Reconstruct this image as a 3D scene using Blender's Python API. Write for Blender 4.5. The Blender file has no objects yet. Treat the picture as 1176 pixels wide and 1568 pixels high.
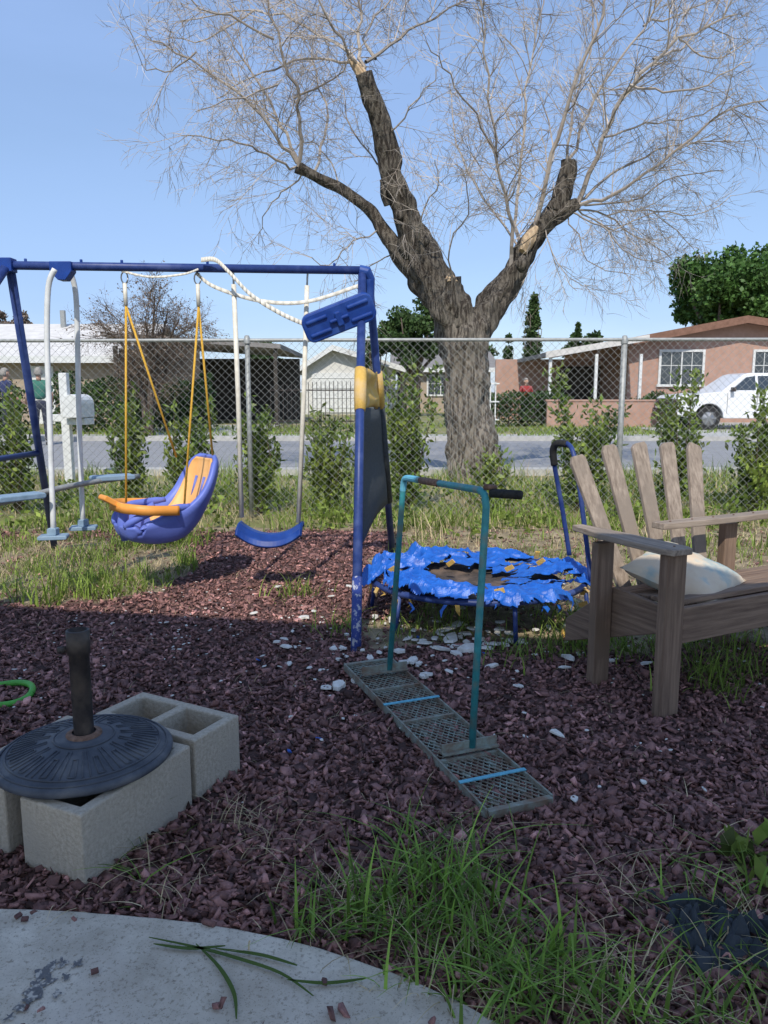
import bpy, math, random
import numpy as np
from mathutils import Vector, Matrix, noise
random.seed(7); rng=np.random.default_rng(7)
CAM_H=1.15; PITCH=math.radians(8.88); S=math.sin(PITCH); C=math.cos(PITCH); F=1178.0
V3=Vector
# photogrammetry helpers: turn a direction measured in the photograph into a world position at a known depth / height
def at(u,v,Y):
    xc=(u-588)/F; yc=(784-v)/F; t=Y/(C+S*yc)
    return V3((t*xc,Y,CAM_H+t*(-S+C*yc)))
def gp(u,v,z=0.0):
    xc=(u-588)/F; yc=(784-v)/F; t=(z-CAM_H)/(-S+C*yc)
    return V3((t*xc,t*(C+S*yc),z))
scene=bpy.context.scene
def link(o,parent=None):
    scene.collection.objects.link(o)
    if parent: o.parent=parent
    return o
def group(name,loc=(0,0,0),M=None):
    e=bpy.data.objects.new(name,None); e.empty_display_size=.2
    if M is not None: e.matrix_world=M
    else: e.location=loc
    return link(e)
# ---------------------------------------------------------------- materials
def mat(name,c1,c2=None,scale=8,rough=.7,bump=.2,metal=0,tint=0,stretch=(1,1,1),c3=None,s3=2.0,spec=.3,trans=0,bdist=.01,lo=.35,hi=.65):
    m=bpy.data.materials.new(name); m.use_nodes=True; nt=m.node_tree; N=nt.nodes; L=nt.links
    b=N['Principled BSDF']; out=N['Material Output']
    c2=c2 or tuple(x*.75 for x in c1)
    tc=N.new('ShaderNodeTexCoord'); mp=N.new('ShaderNodeMapping'); mp.inputs['Scale'].default_value=stretch
    L.new(tc.outputs['Object'],mp.inputs[0])
    nz=N.new('ShaderNodeTexNoise'); nz.inputs['Scale'].default_value=scale; nz.inputs['Detail'].default_value=6; nz.inputs['Roughness'].default_value=.65
    L.new(mp.outputs[0],nz.inputs['Vector'])
    cr=N.new('ShaderNodeValToRGB'); cr.color_ramp.elements[0].position=lo; cr.color_ramp.elements[1].position=hi
    cr.color_ramp.elements[0].color=(*c2,1); cr.color_ramp.elements[1].color=(*c1,1)
    L.new(nz.outputs['Fac'],cr.inputs[0]); col=cr.outputs[0]
    if c3:
        n3=N.new('ShaderNodeTexNoise'); n3.inputs['Scale'].default_value=s3; n3.inputs['Detail'].default_value=5
        L.new(tc.outputs['Object'],n3.inputs['Vector'])
        r3=N.new('ShaderNodeValToRGB'); r3.color_ramp.elements[0].position=.50; r3.color_ramp.elements[1].position=.66
        L.new(n3.outputs['Fac'],r3.inputs[0])
        mx=N.new('ShaderNodeMix'); mx.data_type='RGBA'; L.new(r3.outputs[0],mx.inputs[0]); L.new(col,mx.inputs[6]); mx.inputs[7].default_value=(*c3,1)
        col=mx.outputs[2]
    if tint:
        a=N.new('ShaderNodeAttribute'); a.attribute_name='tint'
        mr=N.new('ShaderNodeMapRange'); mr.clamp=False; mr.inputs[3].default_value=1-tint; mr.inputs[4].default_value=1+tint; L.new(a.outputs['Fac'],mr.inputs[0])
        vm=N.new('ShaderNodeVectorMath'); vm.operation='SCALE'; L.new(col,vm.inputs[0]); L.new(mr.outputs[0],vm.inputs['Scale']); col=vm.outputs[0]
    L.new(col,b.inputs['Base Color'])
    b.inputs['Roughness'].default_value=rough; b.inputs['Metallic'].default_value=metal; b.inputs['Specular IOR Level'].default_value=spec
    if bump:
        bp=N.new('ShaderNodeBump'); bp.inputs['Strength'].default_value=bump; bp.inputs['Distance'].default_value=bdist
        L.new(nz.outputs['Fac'],bp.inputs['Height']); L.new(bp.outputs[0],b.inputs['Normal'])
    if trans:
        t=N.new('ShaderNodeBsdfTranslucent'); L.new(col,t.inputs[0]); ms=N.new('ShaderNodeMixShader'); ms.inputs[0].default_value=trans
        L.new(b.outputs[0],ms.inputs[1]); L.new(t.outputs[0],ms.inputs[2]); L.new(ms.outputs[0],out.inputs[0])
    return m
M={}
M['blue']=mat('blue_paint',(.028,.055,.20),(.02,.04,.15),scale=30,rough=.42,bump=.08,c3=(.06,.09,.24),s3=9)
M['bluep']=mat('blue_plastic',(.012,.055,.28),(.01,.04,.21),scale=12,rough=.4,bump=.05,c3=(.035,.085,.3),s3=6)
M['flake']=mat('worn_blue_paint',(.035,.06,.24),(.45,.45,.5),scale=38,rough=.5,bump=.3,lo=.40,hi=.46)
M['purple']=mat('periwinkle_plastic',(.15,.20,.60),(.12,.17,.52),scale=9,rough=.42,bump=.03)
M['orange']=mat('orange_plastic',(.85,.36,.08),(.75,.29,.05),scale=9,rough=.45,bump=.03)
M['apricot']=mat('apricot_plastic',(.85,.48,.18),(.78,.40,.13),scale=9,rough=.45,bump=.03)
M['yrope']=mat('yellow_rope',(.8,.48,.07),(.55,.3,.04),scale=120,rough=.7,bump=.6)
M['yfab']=mat('yellow_fabric',(.70,.45,.12),(.58,.36,.08),scale=60,rough=.8,bump=.3,c3=(.6,.42,.2),s3=10)
M['mesh']=mat('black_mesh_fabric',(.085,.095,.10),(.025,.03,.033),scale=110,rough=.8,bump=.4)
M['vinyl']=mat('white_vinyl',(.78,.74,.64),(.62,.58,.49),scale=25,rough=.5,bump=.2)
M['wpaint']=mat('white_paint',(.74,.75,.74),(.58,.59,.58),scale=14,rough=.45,bump=.08)
M['ltblue']=mat('pale_blue_plastic',(.26,.36,.46),(.19,.28,.37),scale=18,rough=.5,bump=.1)
M['galv']=mat('galvanised_steel',(.38,.39,.38),(.27,.28,.27),scale=30,rough=.55,bump=.1,metal=.3)
M['steel']=mat('hook_steel',(.35,.35,.35),(.2,.2,.2),scale=40,rough=.35,bump=.1,metal=.9)
M['teal']=mat('teal_paint',(.05,.29,.32),(.035,.2,.22),scale=35,rough=.45,bump=.12,c3=(.15,.22,.20),s3=14)
M['grate']=mat('worn_grate',(.28,.34,.30),(.21,.16,.12),scale=30,rough=.7,bump=.4,metal=.1,c3=(.20,.14,.10),s3=12)
M['tape']=mat('blue_tape',(.15,.48,.62),(.12,.38,.5),scale=50,rough=.6,bump=.1)
M['foam']=mat('black_foam',(.03,.03,.03),(.015,.015,.015),scale=80,rough=.8,bump=.3)
M['rust']=mat('rust',(.24,.15,.11),(.12,.07,.05),scale=60,rough=.85,bump=.4)
M['iron']=mat('black_resin',(.085,.095,.115),(.055,.063,.08),scale=18,rough=.6,bump=.2,c3=(.13,.135,.145),s3=9)
M['tubeblk']=mat('black_tube',(.05,.042,.04),(.026,.022,.022),scale=40,rough=.5,bump=.2,c3=(.08,.065,.055),s3=16)
M['block']=mat('concrete_block',(.52,.46,.37),(.38,.33,.26),scale=90,rough=.95,bump=.9,c3=(.42,.37,.30),s3=5,bdist=.005)
M['chip']=mat('mulch_chips',(.31,.165,.145),(.20,.10,.092),scale=60,rough=.8,bump=.4,tint=.82,spec=.3)
M['white_stone']=mat('plaster_chunks',(.76,.74,.69),(.57,.55,.50),scale=30,rough=.9,bump=.5)
M['grassf']=mat('grass_blades',(.23,.37,.065),(.15,.26,.042),scale=3,rough=.5,bump=0,tint=.6,trans=.35)
M['grassy']=mat('grass_sunny',(.27,.36,.07),(.17,.25,.045),scale=1.5,rough=.6,bump=0,tint=.55,trans=.4)
M['straw']=mat('dry_grass',(.58,.48,.30),(.42,.33,.19),scale=4,rough=.8,bump=0,tint=.45,trans=.2)
M['leaf']=mat('shrub_leaves',(.27,.33,.07),(.11,.18,.035),scale=3,rough=.42,bump=0,tint=.65,trans=.38)
M['leafd']=mat('dark_leaves',(.07,.12,.035),(.035,.07,.02),scale=1,rough=.6,bump=0,tint=.6,trans=.2)
M['leafm']=mat('broad_tree_leaves',(.10,.19,.045),(.05,.11,.025),scale=.8,rough=.55,bump=0,tint=.6,trans=.25)
M['leafb']=mat('brown_buds',(.26,.20,.16),(.17,.13,.1),scale=2,rough=.8,bump=0,tint=.5,trans=.2)
M['barkd']=mat('dark_bark',(.19,.15,.12),(.055,.042,.035),scale=12,rough=.95,bump=1.0,stretch=(1.5,1.5,.4),bdist=.06,lo=.38,hi=.62)
def bark_mix():
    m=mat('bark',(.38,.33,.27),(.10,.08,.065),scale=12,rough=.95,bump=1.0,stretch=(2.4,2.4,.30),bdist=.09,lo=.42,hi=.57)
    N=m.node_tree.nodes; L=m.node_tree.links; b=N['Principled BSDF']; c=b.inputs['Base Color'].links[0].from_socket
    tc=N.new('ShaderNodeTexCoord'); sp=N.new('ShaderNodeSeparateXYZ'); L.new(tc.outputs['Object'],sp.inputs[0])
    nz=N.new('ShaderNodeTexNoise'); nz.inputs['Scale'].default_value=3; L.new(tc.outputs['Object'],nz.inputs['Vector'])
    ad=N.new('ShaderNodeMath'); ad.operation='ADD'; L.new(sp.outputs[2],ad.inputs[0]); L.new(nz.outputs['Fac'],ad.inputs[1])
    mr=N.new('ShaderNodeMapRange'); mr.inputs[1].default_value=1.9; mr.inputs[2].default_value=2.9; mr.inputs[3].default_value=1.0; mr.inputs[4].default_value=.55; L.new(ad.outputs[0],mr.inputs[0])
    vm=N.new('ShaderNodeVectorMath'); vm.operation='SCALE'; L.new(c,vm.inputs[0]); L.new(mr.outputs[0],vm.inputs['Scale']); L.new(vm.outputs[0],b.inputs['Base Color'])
    return m
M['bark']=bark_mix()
M['cut']=mat('cut_wood',(.62,.47,.30),(.36,.25,.16),scale=14,rough=.85,bump=.5,stretch=(3,3,.6))
M['twig']=mat('twigs',(.50,.44,.38),(.28,.23,.19),scale=1.2,rough=.8,bump=0,tint=.45)
M['stem']=mat('stems',(.16,.12,.08),(.1,.07,.05),scale=6,rough=.8,bump=0)
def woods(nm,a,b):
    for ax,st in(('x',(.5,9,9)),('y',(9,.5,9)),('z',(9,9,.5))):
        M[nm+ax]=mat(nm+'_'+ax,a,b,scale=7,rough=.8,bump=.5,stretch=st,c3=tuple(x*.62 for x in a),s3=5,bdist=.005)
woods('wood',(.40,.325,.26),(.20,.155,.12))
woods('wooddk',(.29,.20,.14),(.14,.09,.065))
M['tarp']=mat('blue_tarp',(.02,.16,.64),(.012,.10,.46),scale=20,rough=.38,bump=.5,spec=.5,trans=.12)
M['mat']=mat('jump_mat',(.085,.07,.062),(.045,.038,.035),scale=60,rough=.8,bump=.2,c3=(.18,.13,.10),s3=6)
M['hose']=mat('green_hose',(.10,.42,.06),(.08,.32,.05),scale=30,rough=.4,bump=.1)
M['pillow']=mat('pillow_fabric',(.68,.58,.44),(.60,.46,.32),scale=4,rough=.9,bump=.15,c3=(.34,.43,.42),s3=9)
M['rag']=mat('dark_rag',(.06,.07,.085),(.035,.045,.055),scale=10,rough=.85,bump=.3)
M['asph']=mat('asphalt',(.30,.30,.305),(.24,.24,.245),scale=4,rough=.9,bump=.2,c3=(.26,.26,.26),s3=.6)
M['curb']=mat('curb_concrete',(.48,.47,.44),(.38,.37,.35),scale=5,rough=.9,bump=.2)
M['wroof']=mat('light_roof',(.66,.64,.61),(.54,.52,.49),scale=3,rough=.85,bump=.1)
M['groof']=mat('grey_shingle',(.27,.25,.24),(.18,.17,.16),scale=10,rough=.9,bump=.3)
M['broof']=mat('brown_fascia',(.24,.13,.09),(.17,.09,.06),scale=6,rough=.8,bump=.1)
M['pink']=mat('pink_stucco',(.46,.29,.23),(.38,.235,.18),scale=4,rough=.9,bump=.3)
M['tan']=mat('tan_stucco',(.42,.34,.26),(.34,.27,.2),scale=3,rough=.9,bump=.2)
M['white_wall']=mat('white_siding',(.68,.67,.63),(.58,.57,.54),scale=3,rough=.8,bump=.1)
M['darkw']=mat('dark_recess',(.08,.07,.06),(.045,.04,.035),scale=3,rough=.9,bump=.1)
M['glass']=mat('window_glass',(.05,.065,.08),(.03,.04,.05),scale=1,rough=.08,bump=0,spec=.8)
M['carw']=mat('car_white',(.78,.79,.80),(.75,.76,.77),scale=1,rough=.25,bump=0,spec=.6)
M['rubber']=mat('tyre_rubber',(.03,.03,.03),(.02,.02,.02),scale=30,rough=.85,bump=.2)
M['rim']=mat('alloy_rim',(.4,.4,.41),(.3,.3,.3),scale=10,rough=.35,bump=0,metal=.8)
M['skin']=mat('skin',(.5,.3,.21),(.45,.26,.18),scale=5,rough=.6,bump=0)
M['hair']=mat('grey_hair',(.35,.33,.3),(.22,.2,.18),scale=40,rough=.8,bump=.3)
M['navy']=mat('navy_shirt',(.04,.05,.13),(.03,.04,.1),scale=8,rough=.9,bump=.1)
M['gshirt']=mat('green_shirt',(.06,.2,.15),(.05,.15,.12),scale=8,rough=.9,bump=.1)
M['rshirt']=mat('red_shirt',(.35,.05,.05),(.3,.04,.04),scale=8,rough=.9,bump=.1)
M['jeans']=mat('dark_trousers',(.05,.055,.08),(.035,.04,.06),scale=8,rough=.9,bump=.1)
def patio_mat():
    m=mat('patio_concrete',(.66,.61,.52),(.52,.48,.41),scale=7,rough=.9,bump=.35,c3=(.58,.53,.46),s3=3)
    N=m.node_tree.nodes; L=m.node_tree.links; b=N['Principled BSDF']; col=b.inputs['Base Color'].links[0].from_socket
    tc=N.new('ShaderNodeTexCoord')
    for sc_,dt,lo,hi,cc in((110,3,.33,.45,.6),(9,9,.30,.37,.5),(260,2,.30,.38,.45),(3.5,10,.36,.60,.80)):
        nz=N.new('ShaderNodeTexNoise'); nz.inputs['Scale'].default_value=sc_; nz.inputs['Detail'].default_value=dt; nz.inputs['Roughness'].default_value=.7; L.new(tc.outputs['Object'],nz.inputs['Vector'])
        cr=N.new('ShaderNodeValToRGB'); cr.color_ramp.elements[0].position=lo; cr.color_ramp.elements[1].position=hi; cr.color_ramp.elements[0].color=(cc,cc*.97,cc*.93,1)
        L.new(nz.outputs['Fac'],cr.inputs[0]); mx=N.new('ShaderNodeMix'); mx.data_type='RGBA'; mx.blend_type='MULTIPLY'; mx.inputs[0].default_value=1; L.new(col,mx.inputs[6]); L.new(cr.outputs[0],mx.inputs[7]); col=mx.outputs[2]
    L.new(col,b.inputs['Base Color']); return m
M['patio']=patio_mat()
M['stain']=mat('dark_stain',(.14,.14,.145),(.48,.45,.40),scale=70,rough=.9,bump=.2,lo=.40,hi=.5)
# ---------------------------------------------------------------- mesh builders
def np_mesh(name,Vt,Q,m,tint=None,parent=None,smooth=False):
    me=bpy.data.meshes.new(name); Vt=np.asarray(Vt,dtype=np.float32); Q=np.asarray(Q,dtype=np.int32); k=Q.shape[1]
    me.vertices.add(len(Vt)); me.vertices.foreach_set('co',Vt.ravel())
    me.loops.add(Q.size); me.loops.foreach_set('vertex_index',Q.ravel())
    me.polygons.add(len(Q)); me.polygons.foreach_set('loop_start',np.arange(0,Q.size,k,dtype=np.int32))
    try: me.polygons.foreach_set('loop_total',np.full(len(Q),k,dtype=np.int32))
    except Exception: pass
    if smooth: me.polygons.foreach_set('use_smooth',np.ones(len(Q),dtype=bool))
    me.materials.append(m); me.update(calc_edges=True)
    if tint is not None:
        a=me.attributes.new('tint','FLOAT','FACE'); a.data.foreach_set('value',np.asarray(tint,dtype=np.float32))
    me.validate()
    return link(bpy.data.objects.new(name,me),parent)
class MB:
    def __init__(s): s.v=[];s.f=[];s.m=[];s.c=[]
    def add(s,verts,faces,mi=0,c=.5):
        o=len(s.v); s.v.extend([tuple(p) for p in verts]); s.f.extend([tuple(i+o for i in f) for f in faces]); s.m.extend([mi]*len(faces)); s.c.extend([c]*len(faces))
    def tube(s,P,R,n=8,mi=0,c=.5,cap=True,jit=0):
        P=[V3(p) for p in P]
        if not hasattr(R,'__len__'): R=[R]*len(P)
        t=(P[1]-P[0]).normalized(); a=V3((0,0,1)) if abs(t.z)<.9 else V3((1,0,0)); x=t.cross(a).normalized()
        vs=[]
        for i,p in enumerate(P):
            if i==0: tt=P[1]-P[0]
            elif i==len(P)-1: tt=P[-1]-P[-2]
            else: tt=P[i+1]-P[i-1]
            tt=tt.normalized() if tt.length>1e-9 else t
            x=(x-tt*x.dot(tt)); x=x.normalized() if x.length>1e-6 else tt.orthogonal().normalized()
            y=tt.cross(x)
            for k in range(n):
                an=2*math.pi*k/n; r=R[i]
                if jit: r*=1+jit*noise.noise(V3((math.cos(an)*2.2+p.x*3,math.sin(an)*2.2+p.y*3,p.z*2.5)))+jit*.5*noise.noise(V3((math.cos(an)*6+p.x*3,math.sin(an)*6,p.z*7)))
                vs.append(p+x*(r*math.cos(an))+y*(r*math.sin(an)))
        fs=[]
        for i in range(len(P)-1):
            for k in range(n):
                k2=(k+1)%n; fs.append((i*n+k,i*n+k2,(i+1)*n+k2,(i+1)*n+k))
        if cap: fs.append(tuple(range(n-1,-1,-1))); fs.append(tuple((len(P)-1)*n+k for k in range(n)))
        s.add(vs,fs,mi,c)
    def box(s,c,size,R=None,mi=0,tint=.5):
        c=V3(c); h=[x/2 for x in size]; vs=[]
        for sx in(-1,1):
            for sy in(-1,1):
                for sz in(-1,1):
                    p=V3((sx*h[0],sy*h[1],sz*h[2]));
                    if R is not None: p=R@p
                    vs.append(c+p)
        s.add(vs,[(0,1,3,2),(4,6,7,5),(0,4,5,1),(2,3,7,6),(0,2,6,4),(1,5,7,3)],mi,tint)
    def beam(s,p0,p1,w,h,up=(0,0,1),mi=0):
        p0=V3(p0);p1=V3(p1); z=(p1-p0); L=z.length; z.normalize(); x=z.cross(V3(up)).normalized(); y=x.cross(z)
        R=Matrix((x,y,z)).transposed(); s.box((p0+p1)/2,(w,h,L),R,mi)
    def lathe(s,prof,center=(0,0,0),n=32,mi=0,R=None):
        vs=[];fs=[];c=V3(center)
        for r,z in prof:
            for k in range(n):
                a=2*math.pi*k/n; p=V3((r*math.cos(a),r*math.sin(a),z))
                if R is not None: p=R@p
                vs.append(c+p)
        for i in range(len(prof)-1):
            for k in range(n):
                k2=(k+1)%n; fs.append((i*n+k,i*n+k2,(i+1)*n+k2,(i+1)*n+k))
        s.add(vs,fs,mi)
    def prism(s,poly,axis,a,b,mi=0):
        def mk(p,q,t): return {'x':(t,p,q),'y':(p,t,q),'z':(p,q,t)}[axis]
        n=len(poly); vs=[mk(p,q,a) for p,q in poly]+[mk(p,q,b) for p,q in poly]
        fs=[tuple(range(n)),tuple(range(2*n-1,n-1,-1))]+[(i,n+i,n+(i+1)%n,(i+1)%n) for i in range(n)]
        s.add(vs,fs,mi)
    def obj(s,name,mats,parent=None,smooth=False,bevel=0,solid=0,sub=0):
        me=bpy.data.meshes.new(name); me.from_pydata(s.v,[],s.f)
        if not isinstance(mats,(list,tuple)): mats=[mats]
        for m in mats: me.materials.append(m)
        me.polygons.foreach_set('material_index',s.m)
        if smooth: me.polygons.foreach_set('use_smooth',[True]*len(s.f))
        a=me.attributes.new('tint','FLOAT','FACE'); a.data.foreach_set('value',s.c)
        import bmesh
        bm=bmesh.new(); bm.from_mesh(me); bmesh.ops.recalc_face_normals(bm,faces=bm.faces); bm.to_mesh(me); bm.free()
        o=link(bpy.data.objects.new(name,me),parent)
        if solid: md=o.modifiers.new('s','SOLIDIFY'); md.thickness=solid; md.offset=0
        if bevel: md=o.modifiers.new('b','BEVEL'); md.width=bevel; md.segments=2; md.limit_method='ANGLE'
        if sub: md=o.modifiers.new('u','SUBSURF'); md.levels=sub; md.render_levels=sub
        return o
def crom(P,k=6):
    P=[tuple(p) for p in P]; Q=[P[0]]+P+[P[-1]]; out=[]
    for i in range(1,len(Q)-2):
        p0,p1,p2,p3=[np.array(q,float) for q in Q[i-1:i+3]]
        for j in range(k):
            t=j/k; out.append(.5*((2*p1)+(-p0+p2)*t+(2*p0-5*p1+4*p2-p3)*t*t+(-p0+3*p1-3*p2+p3)*t**3))
    out.append(np.array(P[-1],float)); return out
def fn(x,y,s=1,z=0): return noise.noise(V3((x*s,y*s,z)))
def nz3(x,y,z): return noise.noise(V3((x,y,z)))
# ---------------------------------------------------------------- world, sun, camera
w=bpy.data.worlds.new("World"); scene.world=w; w.use_nodes=True; nt=w.node_tree; WN=nt.nodes; WL=nt.links
bg=WN['Background']; sky=WN.new('ShaderNodeTexSky'); sky.sky_type='NISHITA'; sky.sun_disc=False
trav=V3((.10,.95,-1.0)).normalized()
sky.sun_elevation=math.radians(46.3); sky.sun_rotation=math.radians(186); sky.air_density=1.0; sky.dust_density=.6; sky.ozone_density=2.0
# blue haze added to brighten the sky and its fill light, faintly streaked
tc=WN.new('ShaderNodeTexCoord'); mp=WN.new('ShaderNodeMapping'); mp.inputs['Scale'].default_value=(1.2,1.2,4.5); mp.inputs['Rotation'].default_value=(0,.25,0)
WL.new(tc.outputs['Generated'],mp.inputs[0]); nz=WN.new('ShaderNodeTexNoise'); nz.inputs['Scale'].default_value=1.6; nz.inputs['Detail'].default_value=5; WL.new(mp.outputs[0],nz.inputs['Vector'])
mr=WN.new('ShaderNodeMapRange'); mr.inputs[1].default_value=.35; mr.inputs[2].default_value=.75; mr.inputs[3].default_value=.40; mr.inputs[4].default_value=.72; WL.new(nz.outputs['Fac'],mr.inputs[0])
mx=WN.new('ShaderNodeMix'); mx.data_type='RGBA'; WL.new(mr.outputs[0],mx.inputs[0]); WL.new(sky.outputs[0],mx.inputs[6]); mx.inputs[7].default_value=(2.6,3.9,6.8,1)
WL.new(mx.outputs[2],bg.inputs[0]); bg.inputs[1].default_value=.15
sl=bpy.data.lights.new('sun','SUN'); sl.energy=4.1; sl.angle=math.radians(.5); sl.color=(1,.94,.84)
so=link(bpy.data.objects.new('sun',sl)); so.rotation_euler=trav.to_track_quat('-Z','Y').to_euler(); so.location=(-3,-10,12)
cd=bpy.data.cameras.new('camera'); co=link(bpy.data.objects.new('camera',cd)); scene.camera=co
cd.sensor_fit='VERTICAL'; cd.sensor_height=36; cd.lens=36*F/1568; cd.clip_end=3000; cd.clip_start=.05
co.location=(0,0,CAM_H); co.rotation_euler=(math.radians(90)-PITCH,0,0)
scene.view_settings.view_transform='Standard'; scene.view_settings.look='None'; scene.view_settings.exposure=0
# ---------------------------------------------------------------- ground
mb=MB(); xs=[-900,-60,-20,-8,0,8,20,60,900]; ys=[-200,-20,0,10,20,40,80,250,1500]
for i in range(8):
    for j in range(8): mb.add([(xs[i],ys[j],0),(xs[i+1],ys[j],0),(xs[i+1],ys[j+1],0),(xs[i],ys[j+1],0)],[(0,1,2,3)])
mb.obj('ground',mat('ground_soil_grass',(.24,.24,.09),(.15,.16,.06),scale=1.3,rough=.95,bump=.5,c3=(.36,.29,.18),s3=.7,bdist=.03))
edge=[(-350,1400),(-60,1392),(0,1392),(100,1396),(200,1403),(300,1414),(400,1431),(480,1450),(560,1476),(630,1502),(700,1533),(770,1572),(830,1610),(900,1670)]
PE=[gp(u,v,.03) for u,v in edge]; PEx=[p.x for p in PE]; PEy=[p.y for p in PE]
def patio_y(x):
    return float(np.interp(x,PEx,PEy)) if x<PEx[-1] else -9
def mulch_mask(x,y):
    n=.25*fn(x,y,1.3)+.12*fn(x,y,4)
    a=1.0 if y<3.35+n else 0.0
    b=1.0 if (x<.05+n and y<6.2+n and not(x<-1.35+n and y>4.15+n*1.5 and y<5.9)) else 0.0
    return max(a,b)
def bedh(x,y): return .014+.016*fn(x,y,1.6)+.010*fn(x,y,7)
def bed():
    X=np.arange(-4.6,4.8,.05); Y=np.arange(.4,6.7,.05); nx,ny=len(X),len(Y)
    Vt=np.zeros((nx*ny,3)); msk=np.zeros(nx*ny)
    for i,x in enumerate(X):
        for j,y in enumerate(Y):
            e=min(1,(x+4.6)/.3,(4.75-x)/.3,(6.65-y)/.3,(y-.4)/.2)
            Vt[i*ny+j]=(x,y,bedh(x,y)*e-.006*(1-e)); msk[i*ny+j]=mulch_mask(x,y)
    Q=[(i*ny+j,(i+1)*ny+j,(i+1)*ny+j+1,i*ny+j+1) for i in range(nx-1) for j in range(ny-1)]
    m=mat('mulch_bed_soil',(.18,.10,.088),(.08,.045,.04),scale=45,rough=.95,bump=1,bdist=.02)
    ntt=m.node_tree; N=ntt.nodes; L=ntt.links; b=N['Principled BSDF']; col=b.inputs['Base Color'].links[0].from_socket
    a=N.new('ShaderNodeAttribute'); a.attribute_name='mulch'
    nz=N.new('ShaderNodeTexNoise'); nz.inputs['Scale'].default_value=9; nz.inputs['Detail'].default_value=7
    tc=N.new('ShaderNodeTexCoord'); L.new(tc.outputs['Object'],nz.inputs['Vector'])
    cr=N.new('ShaderNodeValToRGB'); cr.color_ramp.elements[0].color=(.17,.13,.085,1); cr.color_ramp.elements[1].color=(.42,.34,.22,1); cr.color_ramp.elements[0].position=.35; cr.color_ramp.elements[1].position=.62
    L.new(nz.outputs['Fac'],cr.inputs[0])
    mx=N.new('ShaderNodeMix'); mx.data_type='RGBA'; L.new(a.outputs['Fac'],mx.inputs[0]); L.new(cr.outputs[0],mx.inputs[6]); L.new(col,mx.inputs[7]); L.new(mx.outputs[2],b.inputs['Base Color'])
    o=np_mesh('mulch_bed',Vt,Q,m,smooth=True)
    at_=o.data.attributes.new('mulch','FLOAT','POINT'); at_.data.foreach_set('value',msk.astype(np.float32))
bed()
def chips():
    n=112000; u=rng.random(n); Y=1.15+5.2*u**1.55; X=(rng.random(n)*2-1)*(.62*Y+.9)
    keep=np.array([(mulch_mask(x,y)>.5 or random.random()<.12) and (y>patio_y(x)+.012 or random.random()<.003) for x,y in zip(X,Y)]); X=X[keep];Y=Y[keep]; n=len(X)
    z=np.array([(bedh(x,y) if y>patio_y(x) else .034) for x,y in zip(X,Y)])+rng.random(n)*.012
    sx=rng.uniform(.005,.019,n)*rng.choice([.7,1,1.25],n); sy=sx*rng.uniform(.28,.75,n); sz=rng.uniform(.0015,.0055,n)
    cor=np.array([(a,b,c) for a in(-1,1) for b in(-1,1) for c in(-1,1)],float)
    P=cor[None]*np.stack([sx,sy,sz],1)[:,None]*(1+rng.uniform(-.75,.3,(n,8,3)))
    yaw=rng.uniform(0,2*np.pi,n); a=rng.normal(0,.55,n); b=rng.normal(0,.55,n)
    ca,sa,cb,sb,cy,sy_=np.cos(a),np.sin(a),np.cos(b),np.sin(b),np.cos(yaw),np.sin(yaw)
    x,y,zz=P[...,0],P[...,1],P[...,2]
    y,zz=y*ca[:,None]-zz*sa[:,None],y*sa[:,None]+zz*ca[:,None]
    x,zz=x*cb[:,None]+zz*sb[:,None],-x*sb[:,None]+zz*cb[:,None]
    x,y=x*cy[:,None]-y*sy_[:,None],x*sy_[:,None]+y*cy[:,None]
    Vt=np.stack([x+X[:,None],y+Y[:,None],zz+z[:,None]],-1).reshape(-1,3)
    fc=np.array([(0,1,3,2),(4,6,7,5),(0,4,5,1),(2,3,7,6),(0,2,6,4),(1,5,7,3)])
    Q=(fc[None]+(np.arange(n)*8)[:,None,None]).reshape(-1,4)
    t=np.clip(rng.normal(.42,.26,n),0.02,1.2); t[rng.random(n)<.02]=1.5
    np_mesh('mulch',Vt,Q,M['chip'],np.repeat(t,6))
chips()
# ---------------------------------------------------------------- grass
def grass(name,X,Y,h,wd,lean,m,seg=4,z0=0):
    n=len(X); az=rng.uniform(0,2*np.pi,n); laz=az+rng.normal(0,.6,n); T=np.linspace(0,1,seg+1)
    off=lean[:,None]*h[:,None]*T[None]**2; zz=h[:,None]*(T[None]-.35*np.minimum(lean,1.3)[:,None]*T[None]**2.4)+z0
    cx=X[:,None]+np.cos(laz)[:,None]*off; cy=Y[:,None]+np.sin(laz)[:,None]*off
    ww=wd[:,None]*(1-T[None]**1.6)*.5+.0003; wx=-np.sin(laz)[:,None]*ww; wy=np.cos(laz)[:,None]*ww
    A=np.stack([cx-wx,cy-wy,zz],-1); B=np.stack([cx+wx,cy+wy,zz],-1)
    Vt=np.stack([A,B],2).reshape(-1,3); base=(np.arange(n)*(seg+1)*2)[:,None]
    Q=[]
    for s_ in range(seg): Q.append(np.concatenate([base+2*s_,base+2*s_+1,base+2*s_+3,base+2*s_+2],1))
    Q=np.stack(Q,1).reshape(-1,4)
    return np_mesh(name,Vt,Q,m,np.repeat(rng.random(n),seg))
def clumps(cs,spread,per):
    X=[];Y=[]
    for cx,cy in cs:
        X.append(rng.normal(cx,spread,per)); Y.append(rng.normal(cy,spread,per))
    return np.concatenate(X),np.concatenate(Y)
U=rng.uniform
cs=[gp(random.gauss(u,34),min(1620,random.gauss(v,22)))[:2] for u,v in [(690,1420),(620,1430),(570,1440),(700,1450),(760,1480),(640,1480),(800,1520),(860,1560),(730,1520),(560,1420),(680,1390),(610,1390),(840,1500),(780,1550),(930,1570),(1150,1560),(1170,1470),(690,1340)] for _ in range(2)]
X,Y=clumps(cs,.04,18); n=len(X)
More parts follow.
